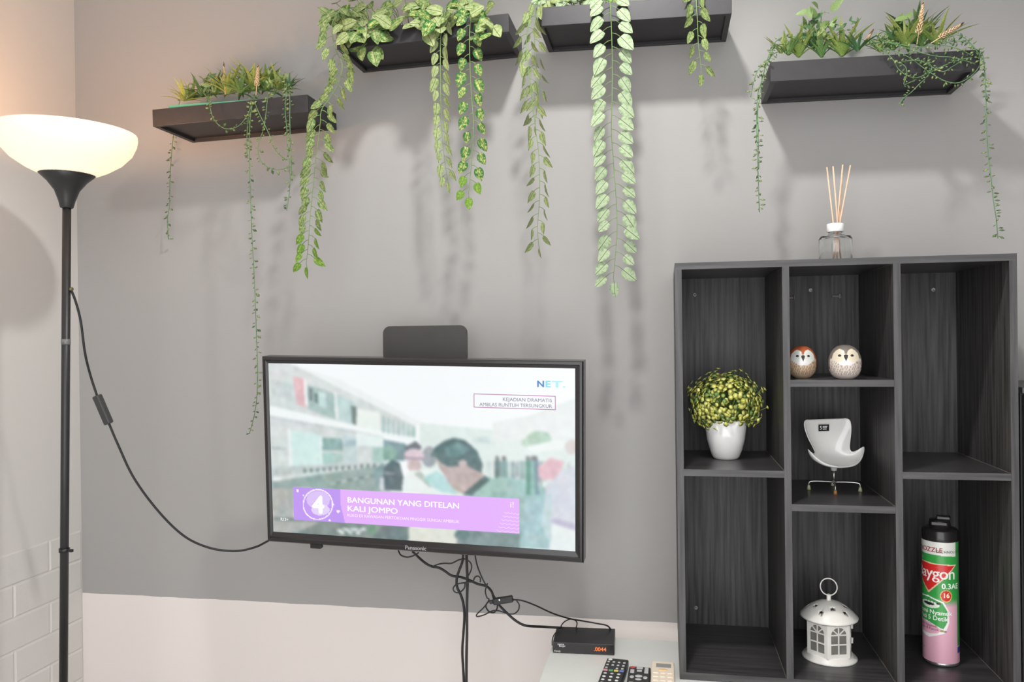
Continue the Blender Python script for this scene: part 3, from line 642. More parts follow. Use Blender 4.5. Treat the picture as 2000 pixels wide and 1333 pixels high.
MB().box((wd * .2, -.034, th - .001), (wd * .86, -.014, th + .0006), .0004).build('display', M['lcd'], t)
btn(t, wd * .5, .046, .018, .010, th, M['btn_o'], True)
for r_ in range(4):
    for c_ in range(3): btn(t, wd * (.2 + .3 * c_), .060 + .018 * r_, .010, .008, th, M['remote_b'])

# ------------------------------------------------------------------ leaves and vines
def leaf_mesh(name, wr=.36, fold=.10, droop=.12, heart=.06):
    b = MB(); rows = [(0, .0), (.06, .62), (.2, .92), (.38, 1), (.58, .86), (.78, .55), (.92, .22), (1, 0)]
    vs = []; 
    for t_, wv in rows:
        zc_ = -droop * t_ * t_; yy = t_ if t_ > .1 else t_ - heart * wv
        hw = wr * wv; vs += [(-hw, yy, zc_ + fold * wv), (0, t_, zc_), (hw, yy, zc_ + fold * wv)]
    fs = []
    for i in range(len(rows) - 1):
        a = i * 3; fs += [(a, a + 1, a + 4, a + 3), (a + 1, a + 2, a + 5, a + 4)]
    b.add(vs, fs, True); return b.mesh(name)
LEAFK = {}
def leaf_data(mt, kind):
    key = (mt, kind)
    if key not in LEAFK:
        p = dict(round=(.36, .05, .10, .06), oval=(.28, .06, .10, .03), slim=(.17, .10, .12, 0), blade=(.07, .03, .30, 0), broad=(.24, .05, .15, 0))[kind]
        me_ = leaf_mesh('leaf', *p); me_.materials.append(M[mt]); LEAFK[key] = me_
    return LEAFK[key]
def put_leaf(parent, org, pos, d, n, L, mt, kind, name='leaf'):
    d = d.normalized(); n = (n - d * n.dot(d))
    if n.length < 1e-4: n = d.orthogonal()
    n.normalize(); s_ = d.cross(n)
    o = bpy.data.objects.new(name, leaf_data(mt, kind)); COL.objects.link(o); o.parent = parent
    mm = Matrix((s_ * L, d * L, n * L)).transposed().to_4x4(); mm.translation = pos - org; o.matrix_local = mm
    return o
def vine(label, path, Y, n, L, off, mt, kind, droop=45, turn=0, jit=15, pet=.012, taper=.75, start=.02, plane=0, mt_end=None, stem_r=.0011, stemmat='stem', group='leafy vines', name='hanging_vine', both=False):
    P = pxpath(path, Y, 8); S = arclen(P); org = P[0].copy()
    t = thing(name, label, 'vine', org, None, group)
    sb_ = MB(); sb_.tube([p - org for p in P], stem_r, 6, radii=[stem_r * (1 - .45 * i / len(P)) for i in range(len(P))])
    tot = S[-1]; k = n
    for i in range(k):
        f = i / (k - 1); L0 = start + (tot - start) * f
        for side in ((1, -1) if both else ((1,) if i % 2 else (-1,))):
            p, tg = at_len(P, S, min(L0, tot * .999))
            pa = math.radians(plane + U(-jit, jit)); o_ = Vector((math.cos(pa), math.sin(pa), 0)) * side
            if i == k - 1: o_ = o_ * .1
            dn = Vector((0, 0, -1)).lerp(tg, .5)
            if dn.length < .2: dn = Vector((0, 0, -1))
            dn.normalize()
            qd = p + o_ * off + dn * (off * .55); 
            midp = p.lerp(qd, .5) + Vector((0, 0, off * .12))
            sb_.tube([p - org, midp - org, qd - org], stem_r * .7, 5)
            dr = math.radians(droop + U(-jit, jit)); d = o_ * math.cos(dr) + dn * math.sin(dr) + Vector((0, U(-.12, .12), 0))
            nv = Vector((0, -1, .15)); nv = Matrix.Rotation(math.radians(turn * side + U(-jit, jit)), 3, d.normalized()) @ nv
            Lf = L * (1 - (1 - taper) * f) * U(.85, 1.12)
            mm_ = mt_end if (mt_end and f > .86) else mt
            put_leaf(t, org, qd, d, nv, Lf, mm_, kind)
    sb_.build('stem', M[stemmat], t)
    return t
mpx = .00112
# shelf 3, middle: long pale vine
vine('long pale green vine with round leaves facing out, hanging from the middle of a shelf', [(1188, -20, -.13), (1191, 2, -.188), (1194, 50), (1196, 130), (1195, 210), (1194, 260), (1199, 330), (1204, 400), (1205, 460), (1200, 520), (1198, 545)], -.192, 44, .040, .019, 'leaf_pale', 'round', 48, 0, 10, .012, .85, .045, mt_end='leaf_pale')
# shelf 3, left: edge-on vine
vine('thin pale vine with leaves turned edge-on, hanging at the end of the middle shelf', [(1058, -10, -.15), (1045, 10, -.18), (1033, 45), (1028, 90), (1035, 160), (1042, 220), (1052, 300), (1054, 380), (1050, 440), (1052, 480)], -.190, 40, .034, .013, 'leaf_thin', 'oval', 70, 62, 22, .012, .8, .03)
vine('second thin pale vine tangled behind the edge-on vine', [(1052, -8, -.13), (1046, 30, -.165), (1044, 80), (1048, 140), (1052, 180), (1045, 240)], -.172, 16, .032, .012, 'leaf_thin', 'oval', 70, 55, 25, .012, .8, .03)
# shelf 3, right: short vine
vine('short vine of mid-green leaves hanging near the far end of the middle shelf', [(1362, -30, -.14), (1360, -5, -.185), (1362, 40), (1364, 85), (1368, 120), (1370, 140)], -.192, 15, .034, .012, 'leaf_mid', 'oval', 68, 35, 20, .01, .8, .01)
# shelf 2: two hanging vines
vine('pale vine of narrow leaves in two rows, hanging from the leaf-heaped shelf', [(872, 10, -.14), (868, 30, -.18), (861, 70), (860, 130), (861, 200), (863, 260), (868, 310), (874, 352)], -.192, 30, .036, .010, 'leaf_thin', 'oval', 76, 35, 10, .012, .75, .03)
vine('dark green vine with cream-splashed leaves, hanging from the leaf-heaped shelf', [(925, 5, -.14), (920, 30, -.18), (917, 70), (918, 130), (921, 190), (925, 250), (922, 310), (918, 350), (915, 380)], -.192, 28, .035, .015, 'leaf_dark', 'round', 68, 12, 12, .012, .8, .02, mt_end='leaf_young')
# shelf 2 left vine running down past shelf 1
vine('leafy vine trailing from the leaf-heaped shelf down past the lamp-side shelf', [(700, 15, -.12), (668, 18, -.16), (648, 50, -.185), (655, 95), (668, 125), (662, 160), (645, 190), (628, 215), (625, 245), (618, 300), (612, 360), (606, 420), (602, 480), (598, 515)], -.19, 60, .035, .017, 'leaf_mid', 'oval', 58, 25, 20, .012, .85, .02, mt_end='leaf_young')
# heap of leaves on shelf 2
def heap(label, shelfdat, spans, mt_list, L, n, name='leafy_plant'):
    org = shelfdat[1].lerp(shelfdat[2], .5) + Vector((0, -.09, .02))
    t = thing(name, label, 'plant', org, None, 'plants on the wall shelves')
    st = MB()
    for i in range(n):
        px, py, Y = random.choice(spans)
        p = PY(px + U(-26, 26), py + U(-14, 14), Y + U(-.03, .03))
        root = Vector((p.x * .8 + org.x * .2, -.09, org.z + .01))
        mid_ = root.lerp(p, .6) + Vector((0, 0, .02)); st.tube([root - org, mid_ - org, p - org], .0009, 5)
        d = Vector((U(-.8, .8), U(-.7, .1), U(-1, .35))); nv = Vector((U(-.4, .4), -1, U(.1, .7)))
        put_leaf(t, org, p, d, nv, L * U(.8, 1.2), random.choice(mt_list), 'round')
    st.build('stem', M['stem'], t)
    return t
heap('heap of big variegated leaves piled on a wall shelf', S2, [(690, 62, -.187), (712, 92, -.187), (738, 52, -.187), (752, 62, -.187), (828, 42, -.187), (852, 55, -.187), (930, 30, -.187), (938, 60, -.187), (660, 40, -.17), (680, 20, -.14), (710, 30, -.15), (735, 10, -.13), (760, 30, -.15), (790, 8, -.12), (815, 25, -.15), (840, 12, -.16), (865, 25, -.17), (890, 5, -.13), (925, 15, -.16), (700, 5, -.1), (850, 35, -.17)], ['leaf_mid', 'leaf_mid', 'leaf_thin', 'leaf_dark', 'leaf_thin'], .038, 112)
heap('low clump of variegated leaves on the shelf with the long pale vine', S3, [(1080, -8, -.14), (1110, -10, -.12), (1150, -12, -.13), (1185, -14, -.14)], ['leaf_mid', 'leaf_thin', 'leaf_pale'], .034, 26)

# fine trailing strands
def strand_parts(t, org, path, Y, den=140, L=.0105, spread=.006):
    P = pxpath(path, Y, 8); S = arclen(P)
    st = MB().tube([p - org for p in P], .0009, 5).build('trailing_stem', M['strand'], t)
    b = MB(); n = int(S[-1] * den)
    for i in range(n):
        p, tg = at_len(P, S, S[-1] * (i + rnd()) / n); a = U(0, 6.28)
        e1 = tg.orthogonal().normalized(); e2 = tg.cross(e1); o_ = e1 * math.cos(a) + e2 * math.sin(a)
        d = (o_ + tg * U(-.1, .8)).normalized(); s_ = d.orthogonal().normalized(); n_ = d.cross(s_); l = L * U(.7, 1.25); q0 = p + o_ * .0015 - org
        m_ = q0 + d * l * .55; wv = l * .3
        b.add([q0, m_ + s_ * wv, m_ + n_ * wv * .6, m_ - s_ * wv, m_ - n_ * wv * .6, q0 + d * l], [(0, 1, 2), (0, 2, 3), (0, 3, 4), (0, 4, 1), (5, 2, 1), (5, 3, 2), (5, 4, 3), (5, 1, 4)], True)
    tag(b.build('strand_leaves', M['pearl'], st), kind='stuff')
def rosette(t, org, px, py, Y, n, L, mt, kind='blade', spread=55):
    p0_ = PY(px, py, Y)
    for i in range(n):
        a = 6.283 * i / n + U(-.3, .3); e = math.radians(U(8, spread)); d = Vector((math.cos(a) * math.sin(e), math.sin(a) * math.sin(e), math.cos(e)))
        nv = Vector((-math.cos(a) * math.cos(e), -math.sin(a) * math.cos(e), math.sin(e)))
        put_leaf(t, org, p0_ + Vector((math.cos(a), math.sin(a), 0)) * .003, d, -nv if False else nv, L * U(.7, 1.15), mt, kind)
def spike(t, org, a, b_, Y, r=.006):
    A, B = PY(*a, Y), PY(*b_, Y); d = (B - A); L = d.length; d.normalize(); b = MB(); b.tube([A - org, A + d * L * .9 - org], .001, 5)
    e1 = d.orthogonal().normalized(); e2 = d.cross(e1)
    for i in range(70):
        f = i / 69; p = A + d * (L * (.3 + .7 * f)) - org; rr_ = r * (1 - f) ** .6 + .001; an = i * 2.4; o_ = e1 * math.cos(an) + e2 * math.sin(an); q_ = p + o_ * rr_ + d * .007; s_ = d.cross(o_) * .0016
        b.add([p, p + o_ * rr_ * .6 + s_, q_, p + o_ * rr_ * .6 - s_, p + o_ * rr_ * .5 + d * .004], [(0, 1, 4), (1, 2, 4), (2, 3, 4), (3, 0, 4), (0, 3, 2, 1)], True)
    b.build('grass_spike', M['spike'], t)
def bushlet(t, org, px, py, Y, n, L, mt, rxp, ryp):
    c = PY(px, py, Y)
    for i in range(n):
        p = c + Vector((U(-1, 1) * rxp * mpx, U(-.025, .02), U(-1, 1) * ryp * mpx)); d = Vector((U(-1, 1), U(-1, .3), U(-.2, 1))); nv = Vector((U(-.5, .5), -1, U(0, .8)))
        put_leaf(t, org, p, d, nv, L * U(.7, 1.2), mt, 'broad')
    return c
def tuft_stems(t, org, root, tops):
    b = MB()
    for q_ in tops: b.tube([root - org, root.lerp(q_, .6) + Vector((0, 0, .008)) - org, q_ - org], .0009, 5)
    b.build('stem', M['stem'], t)
def trough(t, org, x0, x1, z):
    b = MB(); b.box((x0, -.155, z), (x1, -.03, z + .020), .003); b.build('pot', M['turq'], t, org)

# shelf 1 plant
A, B = S1[1], S1[2]; org = A.lerp(B, .42) + Vector((0, -.09, .018))
t = thing('grass_plant', 'mixed grassy artificial plant in a turquoise trough on the lamp-side shelf', 'plant', org, None, 'plants on the wall shelves')
trough(t, org, A.x + .03, A.x + .33, max(A.z, B.z) + .026)
Y1 = -.10
for px, py, L, mt_, k in ((375, 196, .040, 'blade_y', 9), (395, 190, .045, 'blade_d', 8), (420, 186, .045, 'blade_g', 10), (445, 185, .055, 'blade_y', 12), (470, 183, .055, 'blade_g', 12), (495, 178, .06, 'blade_y', 13), (520, 178, .052, 'blade_g', 12), (545, 176, .045, 'blade_y', 12), (565, 175, .032, 'blade_d', 9), (360, 198, .045, 'blade_y', 7)):
    rosette(t, org, px, py, Y1 + U(-.03, .03), k * 2, L * 1.35, mt_, 'blade', 75)
bushlet(t, org, 408, 172, -.12, 9, .026, 'blade_d', 16, 22); bushlet(t, org, 540, 160, -.12, 26, .013, 'blade_g', 34, 18); bushlet(t, org, 420, 180, -.12, 6, .024, 'leaf_mid', 14, 10)
tuft_stems(t, org, PY(408, 195, -.11), [PY(405, 150, -.12), PY(398, 165, -.12), PY(420, 165, -.12), PY(372, 162, -.11), PY(378, 160, -.11)])
tuft_stems(t, org, PY(535, 185, -.11), [PY(520, 150, -.12), PY(540, 148, -.12), PY(560, 152, -.12), PY(572, 170, -.12), PY(550, 160, -.12)])
spike(t, org, (500, 185), (504, 128), -.14, .007); spike(t, org, (440, 185), (437, 124), -.13, .005)
put_leaf(t, org, PY(488, 180, -.1), Vector((.02, 0, 1)), Vector((0, -1, .1)), .085, 'blade_y', 'blade')
for pth in ([(352, 196, -.06), (343, 225, -.02), (339, 262, -.02), (335, 300, -.03), (332, 350, -.03), (331, 400, -.03), (327, 430, -.03), (329, 468, -.03)],
            [(498, 188, -.15), (492, 208), (488, 240), (487, 290), (488, 340), (490, 400), (492, 460), (496, 530), (499, 600), (501, 660), (503, 720), (502, 770), (497, 810), (487, 848)],
            [(406, 188, -.15), (410, 208), (417, 232), (432, 248), (448, 252), (466, 246), (480, 230), (490, 210), (497, 190, -.15)],
            [(526, 180, -.15), (522, 198), (519, 225), (514, 255), (505, 280), (506, 305), (516, 322), (532, 330), (550, 331), (566, 326)],
            [(495, 190, -.15), (502, 212), (515, 240), (528, 268), (536, 290), (548, 304), (560, 312)],
            [(560, 160, -.13), (559, 185, -.185), (557, 215), (560, 250), (562, 290), (566, 330), (566, 370), (560, 412)],
            [(563, 165, -.13), (566, 195, -.18), (566, 240), (568, 290), (570, 340)],
            [(490, 205, -.17), (484, 240), (482, 280), (484, 310)]):
    strand_parts(t, org, pth, -.192)

# shelf 4 plants
A, B = S4[1], S4[2]
org = PY(1600, 118, -.09)
t = thing('grass_plant', 'bushy grassy plant with a strand hanging beside the wall shelf above the unit', 'plant', org, None, 'plants on the wall shelves')
trough(t, org, A.x + .02, A.x + .20, A.z + .019)
for px, py, L, mt_, k in ((1560, 112, .058, 'blade_y', 16), (1540, 108, .045, 'blade_g', 10), (1605, 112, .050, 'blade_g', 14), (1645, 110, .066, 'blade_y', 18), (1590, 95, .05, 'blade_d', 10), (1675, 100, .045, 'blade_d', 8), (1525, 105, .04, 'blade_y', 8)):
    rosette(t, org, px, py, -.11 + U(-.02, .02), int(k * 1.6), L * 1.15, mt_, 'blade', 52)
bushlet(t, org, 1595, 42, -.11, 15, .030, 'blade_g', 30, 24); bushlet(t, org, 1600, 55, -.11, 8, .03, 'blade_d', 34, 22); bushlet(t, org, 1630, 62, -.11, 26, .014, 'blade_d', 46, 14); bushlet(t, org, 1605, 75, -.12, 8, .025, 'leaf_mid', 26, 12)
tuft_stems(t, org, PY(1600, 108, -.1), [PY(1605, 20, -.11), PY(1580, 40, -.11), PY(1615, 40, -.11), PY(1565, 52, -.11), PY(1630, 55, -.11), PY(1650, 60, -.11)])
spike(t, org, (1680, 100), (1704, 60), -.12, .004)
for pth in ([(1545, 85, -.13), (1515, 90, -.15), (1500, 112, -.17), (1490, 150), (1480, 185), (1478, 240), (1479, 300), (1481, 350), (1483, 415)],
            [(1540, 95, -.13), (1512, 105, -.15), (1498, 125), (1488, 155), (1484, 190), (1480, 215), (1481, 260), (1482, 330)],
            [(1500, 125, -.17), (1482, 135), (1472, 160), (1466, 190)],
            [(1575, 90, -.12), (1550, 75, -.13), (1530, 72, -.14), (1512, 85, -.15), (1508, 105, -.16)]):
    strand_parts(t, org, pth, -.188, 150)
org = PY(1790, 112, -.09)
t = thing('grass_plant', 'grassy plant with peach spikes and tangled looping strands on the wall shelf above the unit', 'plant', org, None, 'plants on the wall shelves')
trough(t, org, A.x + .235, A.x + .385, A.z + .019)
for px, py, L, mt_, k in ((1770, 92, .066, 'blade_y', 16), (1800, 92, .06, 'blade_g', 14), (1830, 88, .062, 'blade_y', 14), (1745, 98, .05, 'blade_g', 10), (1720, 102, .04, 'blade_y', 8), (1790, 85, .07, 'blade_d', 8)):
    rosette(t, org, px, py, -.11 + U(-.02, .02), int(k * 1.6), L * 1.15, mt_, 'blade', 55)
bushlet(t, org, 1768, 55, -.11, 11, .034, 'blade_g', 32, 20); bushlet(t, org, 1760, 70, -.12, 6, .034, 'blade_d', 24, 12)
tuft_stems(t, org, PY(1775, 105, -.1), [PY(1765, 35, -.11), PY(1745, 48, -.11), PY(1785, 45, -.11), PY(1760, 70, -.12)])
spike(t, org, (1790, 92), (1803, 6), -.15, .008); spike(t, org, (1818, 85), (1878, 47), -.15, .008)
for pth in ([(1700, 78, -.15), (1712, 90), (1730, 102), (1745, 118), (1755, 135), (1770, 147), (1790, 152), (1815, 142), (1840, 130), (1870, 118), (1900, 112)],
            [(1710, 70, -.14), (1735, 82), (1765, 92), (1795, 102), (1830, 110), (1860, 112), (1890, 120), (1905, 125)],
            [(1720, 95, -.15), (1750, 100), (1780, 115), (1800, 130), (1822, 145), (1845, 158), (1870, 162), (1895, 150), (1912, 130), (1913, 110), (1900, 90), (1885, 75), (1865, 68), (1845, 78), (1835, 92)],
            [(1800, 118, -.18), (1820, 130), (1810, 150), (1795, 165), (1780, 180), (1765, 192), (1755, 205)],
            [(1745, 118), (1768, 130), (1770, 150), (1766, 165), (1790, 155)],
            [(1840, 85, -.14), (1870, 80), (1895, 85), (1908, 100), (1916, 112), (1922, 122), (1924, 160), (1926, 210), (1927, 250), (1930, 300), (1935, 345), (1940, 390), (1946, 430), (1949, 466)],
            [(1905, 95, -.17), (1918, 105), (1922, 130), (1925, 170), (1926, 200)],
            [(1700, 90, -.14), (1725, 80, -.15), (1750, 85), (1790, 92), (1835, 88), (1870, 95), (1898, 108)],
            [(1760, 120), (1790, 118), (1810, 125), (1840, 140), (1860, 130), (1880, 118)]):
    strand_parts(t, org, pth, -.192, 150)

# ------------------------------------------------------------------ reed diffuser
bp_ = PY(1632, 500, -.14); S_ = .00108
rd = thing('reed_diffuser', 'clear glass reed diffuser with white collar on top of the cube shelf unit', 'diffuser', (bp_.x, -.14, UZ1))
hb = (PY(1632, 462, -.14).z - UZ1)
g = MB(); g.lathe([(.031, 0), (.034, .003), (.034, hb - .006), (.031, hb), (.016, hb + .003), (.0135, hb + .006), (.0135, hb + .014), (.011, hb + .014), (.011, hb + .006), (.014, hb), (.029, hb - .004), (.0315, hb - .008), (.0315, .006), (.029, .004)], 40)
g.build('bottle', M['glass'], rd)
MB().lathe([(.0165, hb + .009), (.0175, hb + .010), (.0175, hb + .026), (.0165, hb + .027), (.006, hb + .027)], 32).build('collar', M['cap_white'], rd)
for (tx, ty), (bx, by), yy in (((1615, 327), (1636, 500), -.135), ((1627, 325), (1642, 500), -.147), ((1646, 322), (1628, 500), -.142), ((1645, 342), (1634, 500), -.132), ((1661, 323), (1626, 500), -.140)):
    a_ = PY(tx, ty, yy); b__ = PY(bx, by, -.14); b__ = Vector((bp_.x + (b__.x - bp_.x) * 1.0, -.14, UZ1 + .006))
    MB().tube([b__ - Vector((bp_.x, -.14, UZ1)), a_ - Vector((bp_.x, -.14, UZ1))], .0016, 8).build('reed', M['reed'], rd)

# ------------------------------------------------------------------ potted shrub
z1s = 1.079; c = PZ(1418, 896, z1s); c.y = max(c.y, -.19)
sc = SC(c) * CH(c)
pt_ = thing('potted_shrub', 'small yellow-green artificial shrub in a white ceramic pot', 'plant', (c.x, c.y, z1s))
rT = 42 * sc * .97; hP = 76 * SC(c)
MB().lathe([(.024, 0), (.0265, .001), (.030, .006), (rT - .0095, .02), (rT - .0035, hP * .5), (rT - .0005, hP * .8), (rT, hP), (rT - .003, hP), (rT - .004, hP * .8), (.02, hP * .7)], 40).build('pot', M['ceramic'], pt_)
fo = MB(); gr = MB(); ctr = Vector((0, 0, hP + 34 * SC(c))); RX, RZ = 70 * sc, 58 * SC(c)
random.seed(11)
for i in range(1150):
    a_ = U(0, 6.283); zz = U(-.55, 1) if i % 5 else U(-.8, -.4); r_ = math.sqrt(max(0, 1 - zz * zz)); k = U(.72, 1.0) if rnd() < .9 else U(1.0, 1.16)
    d = Vector((r_ * math.cos(a_), r_ * math.sin(a_), zz)); p = ctr + Vector((d.x * RX, d.y * RX * .85, d.z * RZ)) * k
    rt = ctr + Vector((d.x * RX * .4, d.y * RX * .3, -RZ * .5 + d.z * RZ * .45))
    if i % 2 == 0: gr.tube([rt, p], .0005, 4, cap=False)
    dd = (d + Vector((U(-.5, .5), U(-.5, .5), U(-.2, .5)))).normalized(); s_ = dd.orthogonal().normalized(); n_ = dd.cross(s_); R_ = U(.0042, .0066)
    tgt_ = fo if rnd() < .74 else gr
    vs = [p] + [p + dd * R_ * .5 + (s_ * math.cos(q_ * 1.047) + n_ * math.sin(q_ * 1.047)) * R_ for q_ in range(6)] + [p + dd * R_ * .45]
    tgt_.add(vs, [(0, 1 + (q_ + 1) % 6, 1 + q_) for q_ in range(6)] + [(7, 1 + q_, 1 + (q_ + 1) % 6) for q_ in range(6)], True)
tag(fo.build('florets', M['flor'], pt_), kind='stuff'); tag(gr.build('sprigs', M['florg'], pt_), kind='stuff')

# ------------------------------------------------------------------ owls
def owl(label, px, py, wpx, hpx, crown, belly, fleck, turn, ring):
    z0 = 1.260; c = PZ(px, py, z0); c.y = max(min(c.y, -.10), -.262)
    s = SC(c); R_ = wpx * s * CH(c) / 2; Hh = hpx * s
    face = math.atan2(c.x - CAM.x, c.y - CAM.y)
    t = thing('owl_figurine', label, 'figurine', (c.x, c.y, z0), (0, 0, -face + math.radians(turn)), 'ceramic owls')
    n, k = 96, 72; prof = []
    for i in range(k + 1):
        f = i / k; a_ = -math.pi / 2 + math.pi * f; r = math.cos(a_); zz = math.sin(a_)
        r = abs(r) ** .82; zz = math.copysign(abs(zz) ** .9, zz); r *= 1.0 - .07 * max(0, zz) 
        zf = max(.0, (zz + .93) / 1.93); prof.append((max(.0004, r * R_), zf * Hh))
    vs = []; cols = np.zeros(((k + 1) * n, 3)); idx = 0
    rs = np.random.RandomState(3)
    flk = [(-1.35 + .17 * q_ + (.085 if w_ % 2 else 0) + rs.uniform(-.03, .03), .16 + .068 * w_ + .05 * ((-1.35 + .17 * q_) / 1.35) ** 2 + rs.uniform(-.012, .012)) for w_ in range(6) for q_ in range(17)]
    for i, (r, z) in enumerate(prof):
        v = z / Hh
        for j in range(n):
            a_ = 2 * math.pi * j / n - math.pi; vs.append((r * math.sin(a_), -r * math.cos(a_), z))   # a_=0 faces -y
            x = a_; ca = np.array(belly, float)
            if v < .14: ca = ca * .93
            if v > .60: 
                ca = np.array(crown, float)
            if abs(x) > 1.15 and v > .3: ca = np.array(crown, float) * .9 + 15
            e1 = ((x + .50) / .46) ** 2 + ((v - .69) / .19) ** 2; e2 = ((x - .50) / .46) ** 2 + ((v - .69) / .19) ** 2
            e3 = (x / .62) ** 2 + ((v - .56) / .16) ** 2
            if e3 < 1: ca = np.array((238, 234, 232.))
            if min(e1, e2) < 1: ca = np.array(ring, float) if min(e1, e2) > .4 else np.array(ring, float) * .97
            if v < .52 and e3 >= 1:
                for fx, fv in flk:
                    if abs(x - fx * (1 + .1 * (v - fv))) < .034 and abs(v - fv) < .028: ca = ca * .35 + np.array(fleck, float) * .65; break
            cols[idx] = ca * .92; idx += 1
    fs = [(i * n + j, i * n + (j + 1) % n, (i + 1) * n + (j + 1) % n, (i + 1) * n + j) for i in range(k) for j in range(n)]
    b = MB(); b.add(vs, fs, True); me = b.mesh('body'); set_print(me, lina(cols)); obj('body', me, attr_mat('painted_owl', .25), t)
    def surf(a_, v, out=0):
        i = min(range(len(prof)), key=lambda q_: abs(prof[q_][1] - v * Hh)); r = prof[i][0] + out; return Vector((r * math.sin(a_), -r * math.cos(a_), v * Hh))
    for sgn in (-1, 1):
        e = MB(); c_ = surf(sgn * .40, .69); d = Vector((math.sin(sgn * .4), -math.cos(sgn * .4), .1))
        e.lathe([(R_ * .10, -.001), (R_ * .105, .0004), (R_ * .06, .0012), (.0002, .0014)], 14, cap1=False)
        s_ = d.orthogonal(); q_ = Vector((0, 0, 1)); s_ = d.cross(q_).normalized(); q_ = s_.cross(d).normalized(); dN = d.normalized()
        e.v = [tuple(c_ + s_ * vx + q_ * vy * .75 + dN * vz) for vx, vy, vz in e.v]; e.build('eye', M['black_gloss'], t)
    bk_ = MB(); c_ = surf(0, .63); w_ = R_ * .13; h_ = R_ * .27
    bk_.add([c_ + Vector((-w_, .002, h_ * .6)), c_ + Vector((w_, .002, h_ * .6)), c_ + Vector((w_ * .9, .001, 0)), c_ + Vector((0, -.001, -h_)), c_ + Vector((-w_ * .9, .001, 0)), c_ + Vector((0, -R_ * .13, h_ * .15)), c_ + Vector((0, -R_ * .06, h_ * .75))],
            [(4, 5, 0), (0, 5, 6), (6, 5, 1), (1, 5, 2), (2, 5, 3), (3, 5, 4)], True)
    bk_.build('beak', M['black_gloss'], t)
    return t
owl('ceramic owl with rust-brown crown and tan belly', 1566, 739, 60, 63, (182, 96, 58), (216, 190, 160), (120, 80, 52), 6, (226, 228, 220))
owl('ceramic owl with grey crown and whitish belly', 1654, 741.5, 67, 67, (128, 120, 112), (226, 214, 204), (128, 104, 92), 4, (234, 222, 196))

# ------------------------------------------------------------------ miniature chair
z0 = 1.013; hub = PZ(1627, 957, z0); s = (CAM - hub).length / FPX
ch = thing('miniature_chair', 'miniature white egg-shaped swivel chair ornament on four thin legs', 'ornament', (hub.x, hub.y, z0), (0, 0, math.radians(22)))
zb = .048
rows = [(.0985, .026, .038, .004, .004), (.1035, .028, .0475, .008, .000), (.098, .029, .0535, .011, 0), (.080, .030, .0525, .016, 0), (.060, .030, .0465, .021, 0), (.044, .029, .0405, .026, 0), (.032, .026, .0385, .028, .002), (.022, .020, .0440, .026, .010), (.014, .010, .0560, .018, .026), (.008, -.004, .0620, .008, .038), (.006, -.018, .0620, -.002, .038), (.005, -.030, .0540, -.006, .026), (.006, -.038, .0380, -.004, .009), (.008, -.041, .0120, -.001, .001)]
vs = []; K = 13
for z, y, wv, fw_, upv in rows:
    for j in range(K):
        q_ = -1 + 2 * j / (K - 1); vs.append((math.sin(q_ * 1.35) / math.sin(1.35) * wv * 1.08, y - fw_ * q_ * q_, zb + z + upv * abs(q_) ** 2.4))
fs = [(i * K + j, (i + 1) * K + j, (i + 1) * K + j + 1, i * K + j + 1) for i in range(len(rows) - 1) for j in range(K - 1)]
sh = MB().add(vs, fs, True).build('shell', M['chair_white'], ch)
md = sh.modifiers.new('thick', 'SOLIDIFY'); md.thickness = .0028; md.offset = 0; md2 = sh.modifiers.new('sub', 'SUBSURF'); md2.levels = 2; md2.render_levels = 2
tg_ = MB().box((-.0125, -.0006, -.007), (.0125, .0, .007)).build('tag_label', mat('black_tag', (30, 30, 32), .4, var=.02), ch)
tg_.location = (-.006, .0230, zb + .084); tg_.rotation_euler = (math.radians(2), 0, math.radians(0))
vs, fs = text_geo('5', .011, .0004, 'CENTER'); MB().add([(x - .0075, -.0008, y) for x, y, z in vs], fs).build('tag_number', M['white_print'], tg_)
for i in range(3): MB().box((-.003, -.0009, .0025 - i * .003), (.008 - .001 * i, -.0006, .004 - i * .003)).build('tag_line', M['white_print'], tg_)
MB().lathe([(.006, zb - .006), (.007, zb + .001), (.010, zb + .006)], 16, (0, -.004, 0)).build('seat_mount', M['chair_white'], ch)
MB().tube([(0, -.004, .013), (0, -.004, zb - .002)], .0022, 10).build('post', M['chrome'], ch)
for a_, fm in ((180, 'foot_pale'), (-98, 'foot_orange'), (-14, 'foot_pale'), (82, 'foot_pale')):
    ar = math.radians(a_ - 22); d = Vector((math.cos(ar), math.sin(ar), 0)); Rl = .052
    o_ = Vector((0, -.004, 0))
    lg = MB().tube(smooth_path([o_ + Vector((0, 0, .017)), o_ + d * Rl * .5 + Vector((0, 0, .0185)), o_ + d * Rl * .93 + Vector((0, 0, .0175)), o_ + d * Rl + Vector((0, 0, .012)), o_ + d * Rl + Vector((0, 0, .006))], 5), .0016, 8).build('leg', M['chrome'], ch)
    MB().lathe([(.0042, 0), (.0038, .004), (.0026, .0095)], 12, tuple(o_ + d * Rl)).build('foot_cap', M[fm], lg)

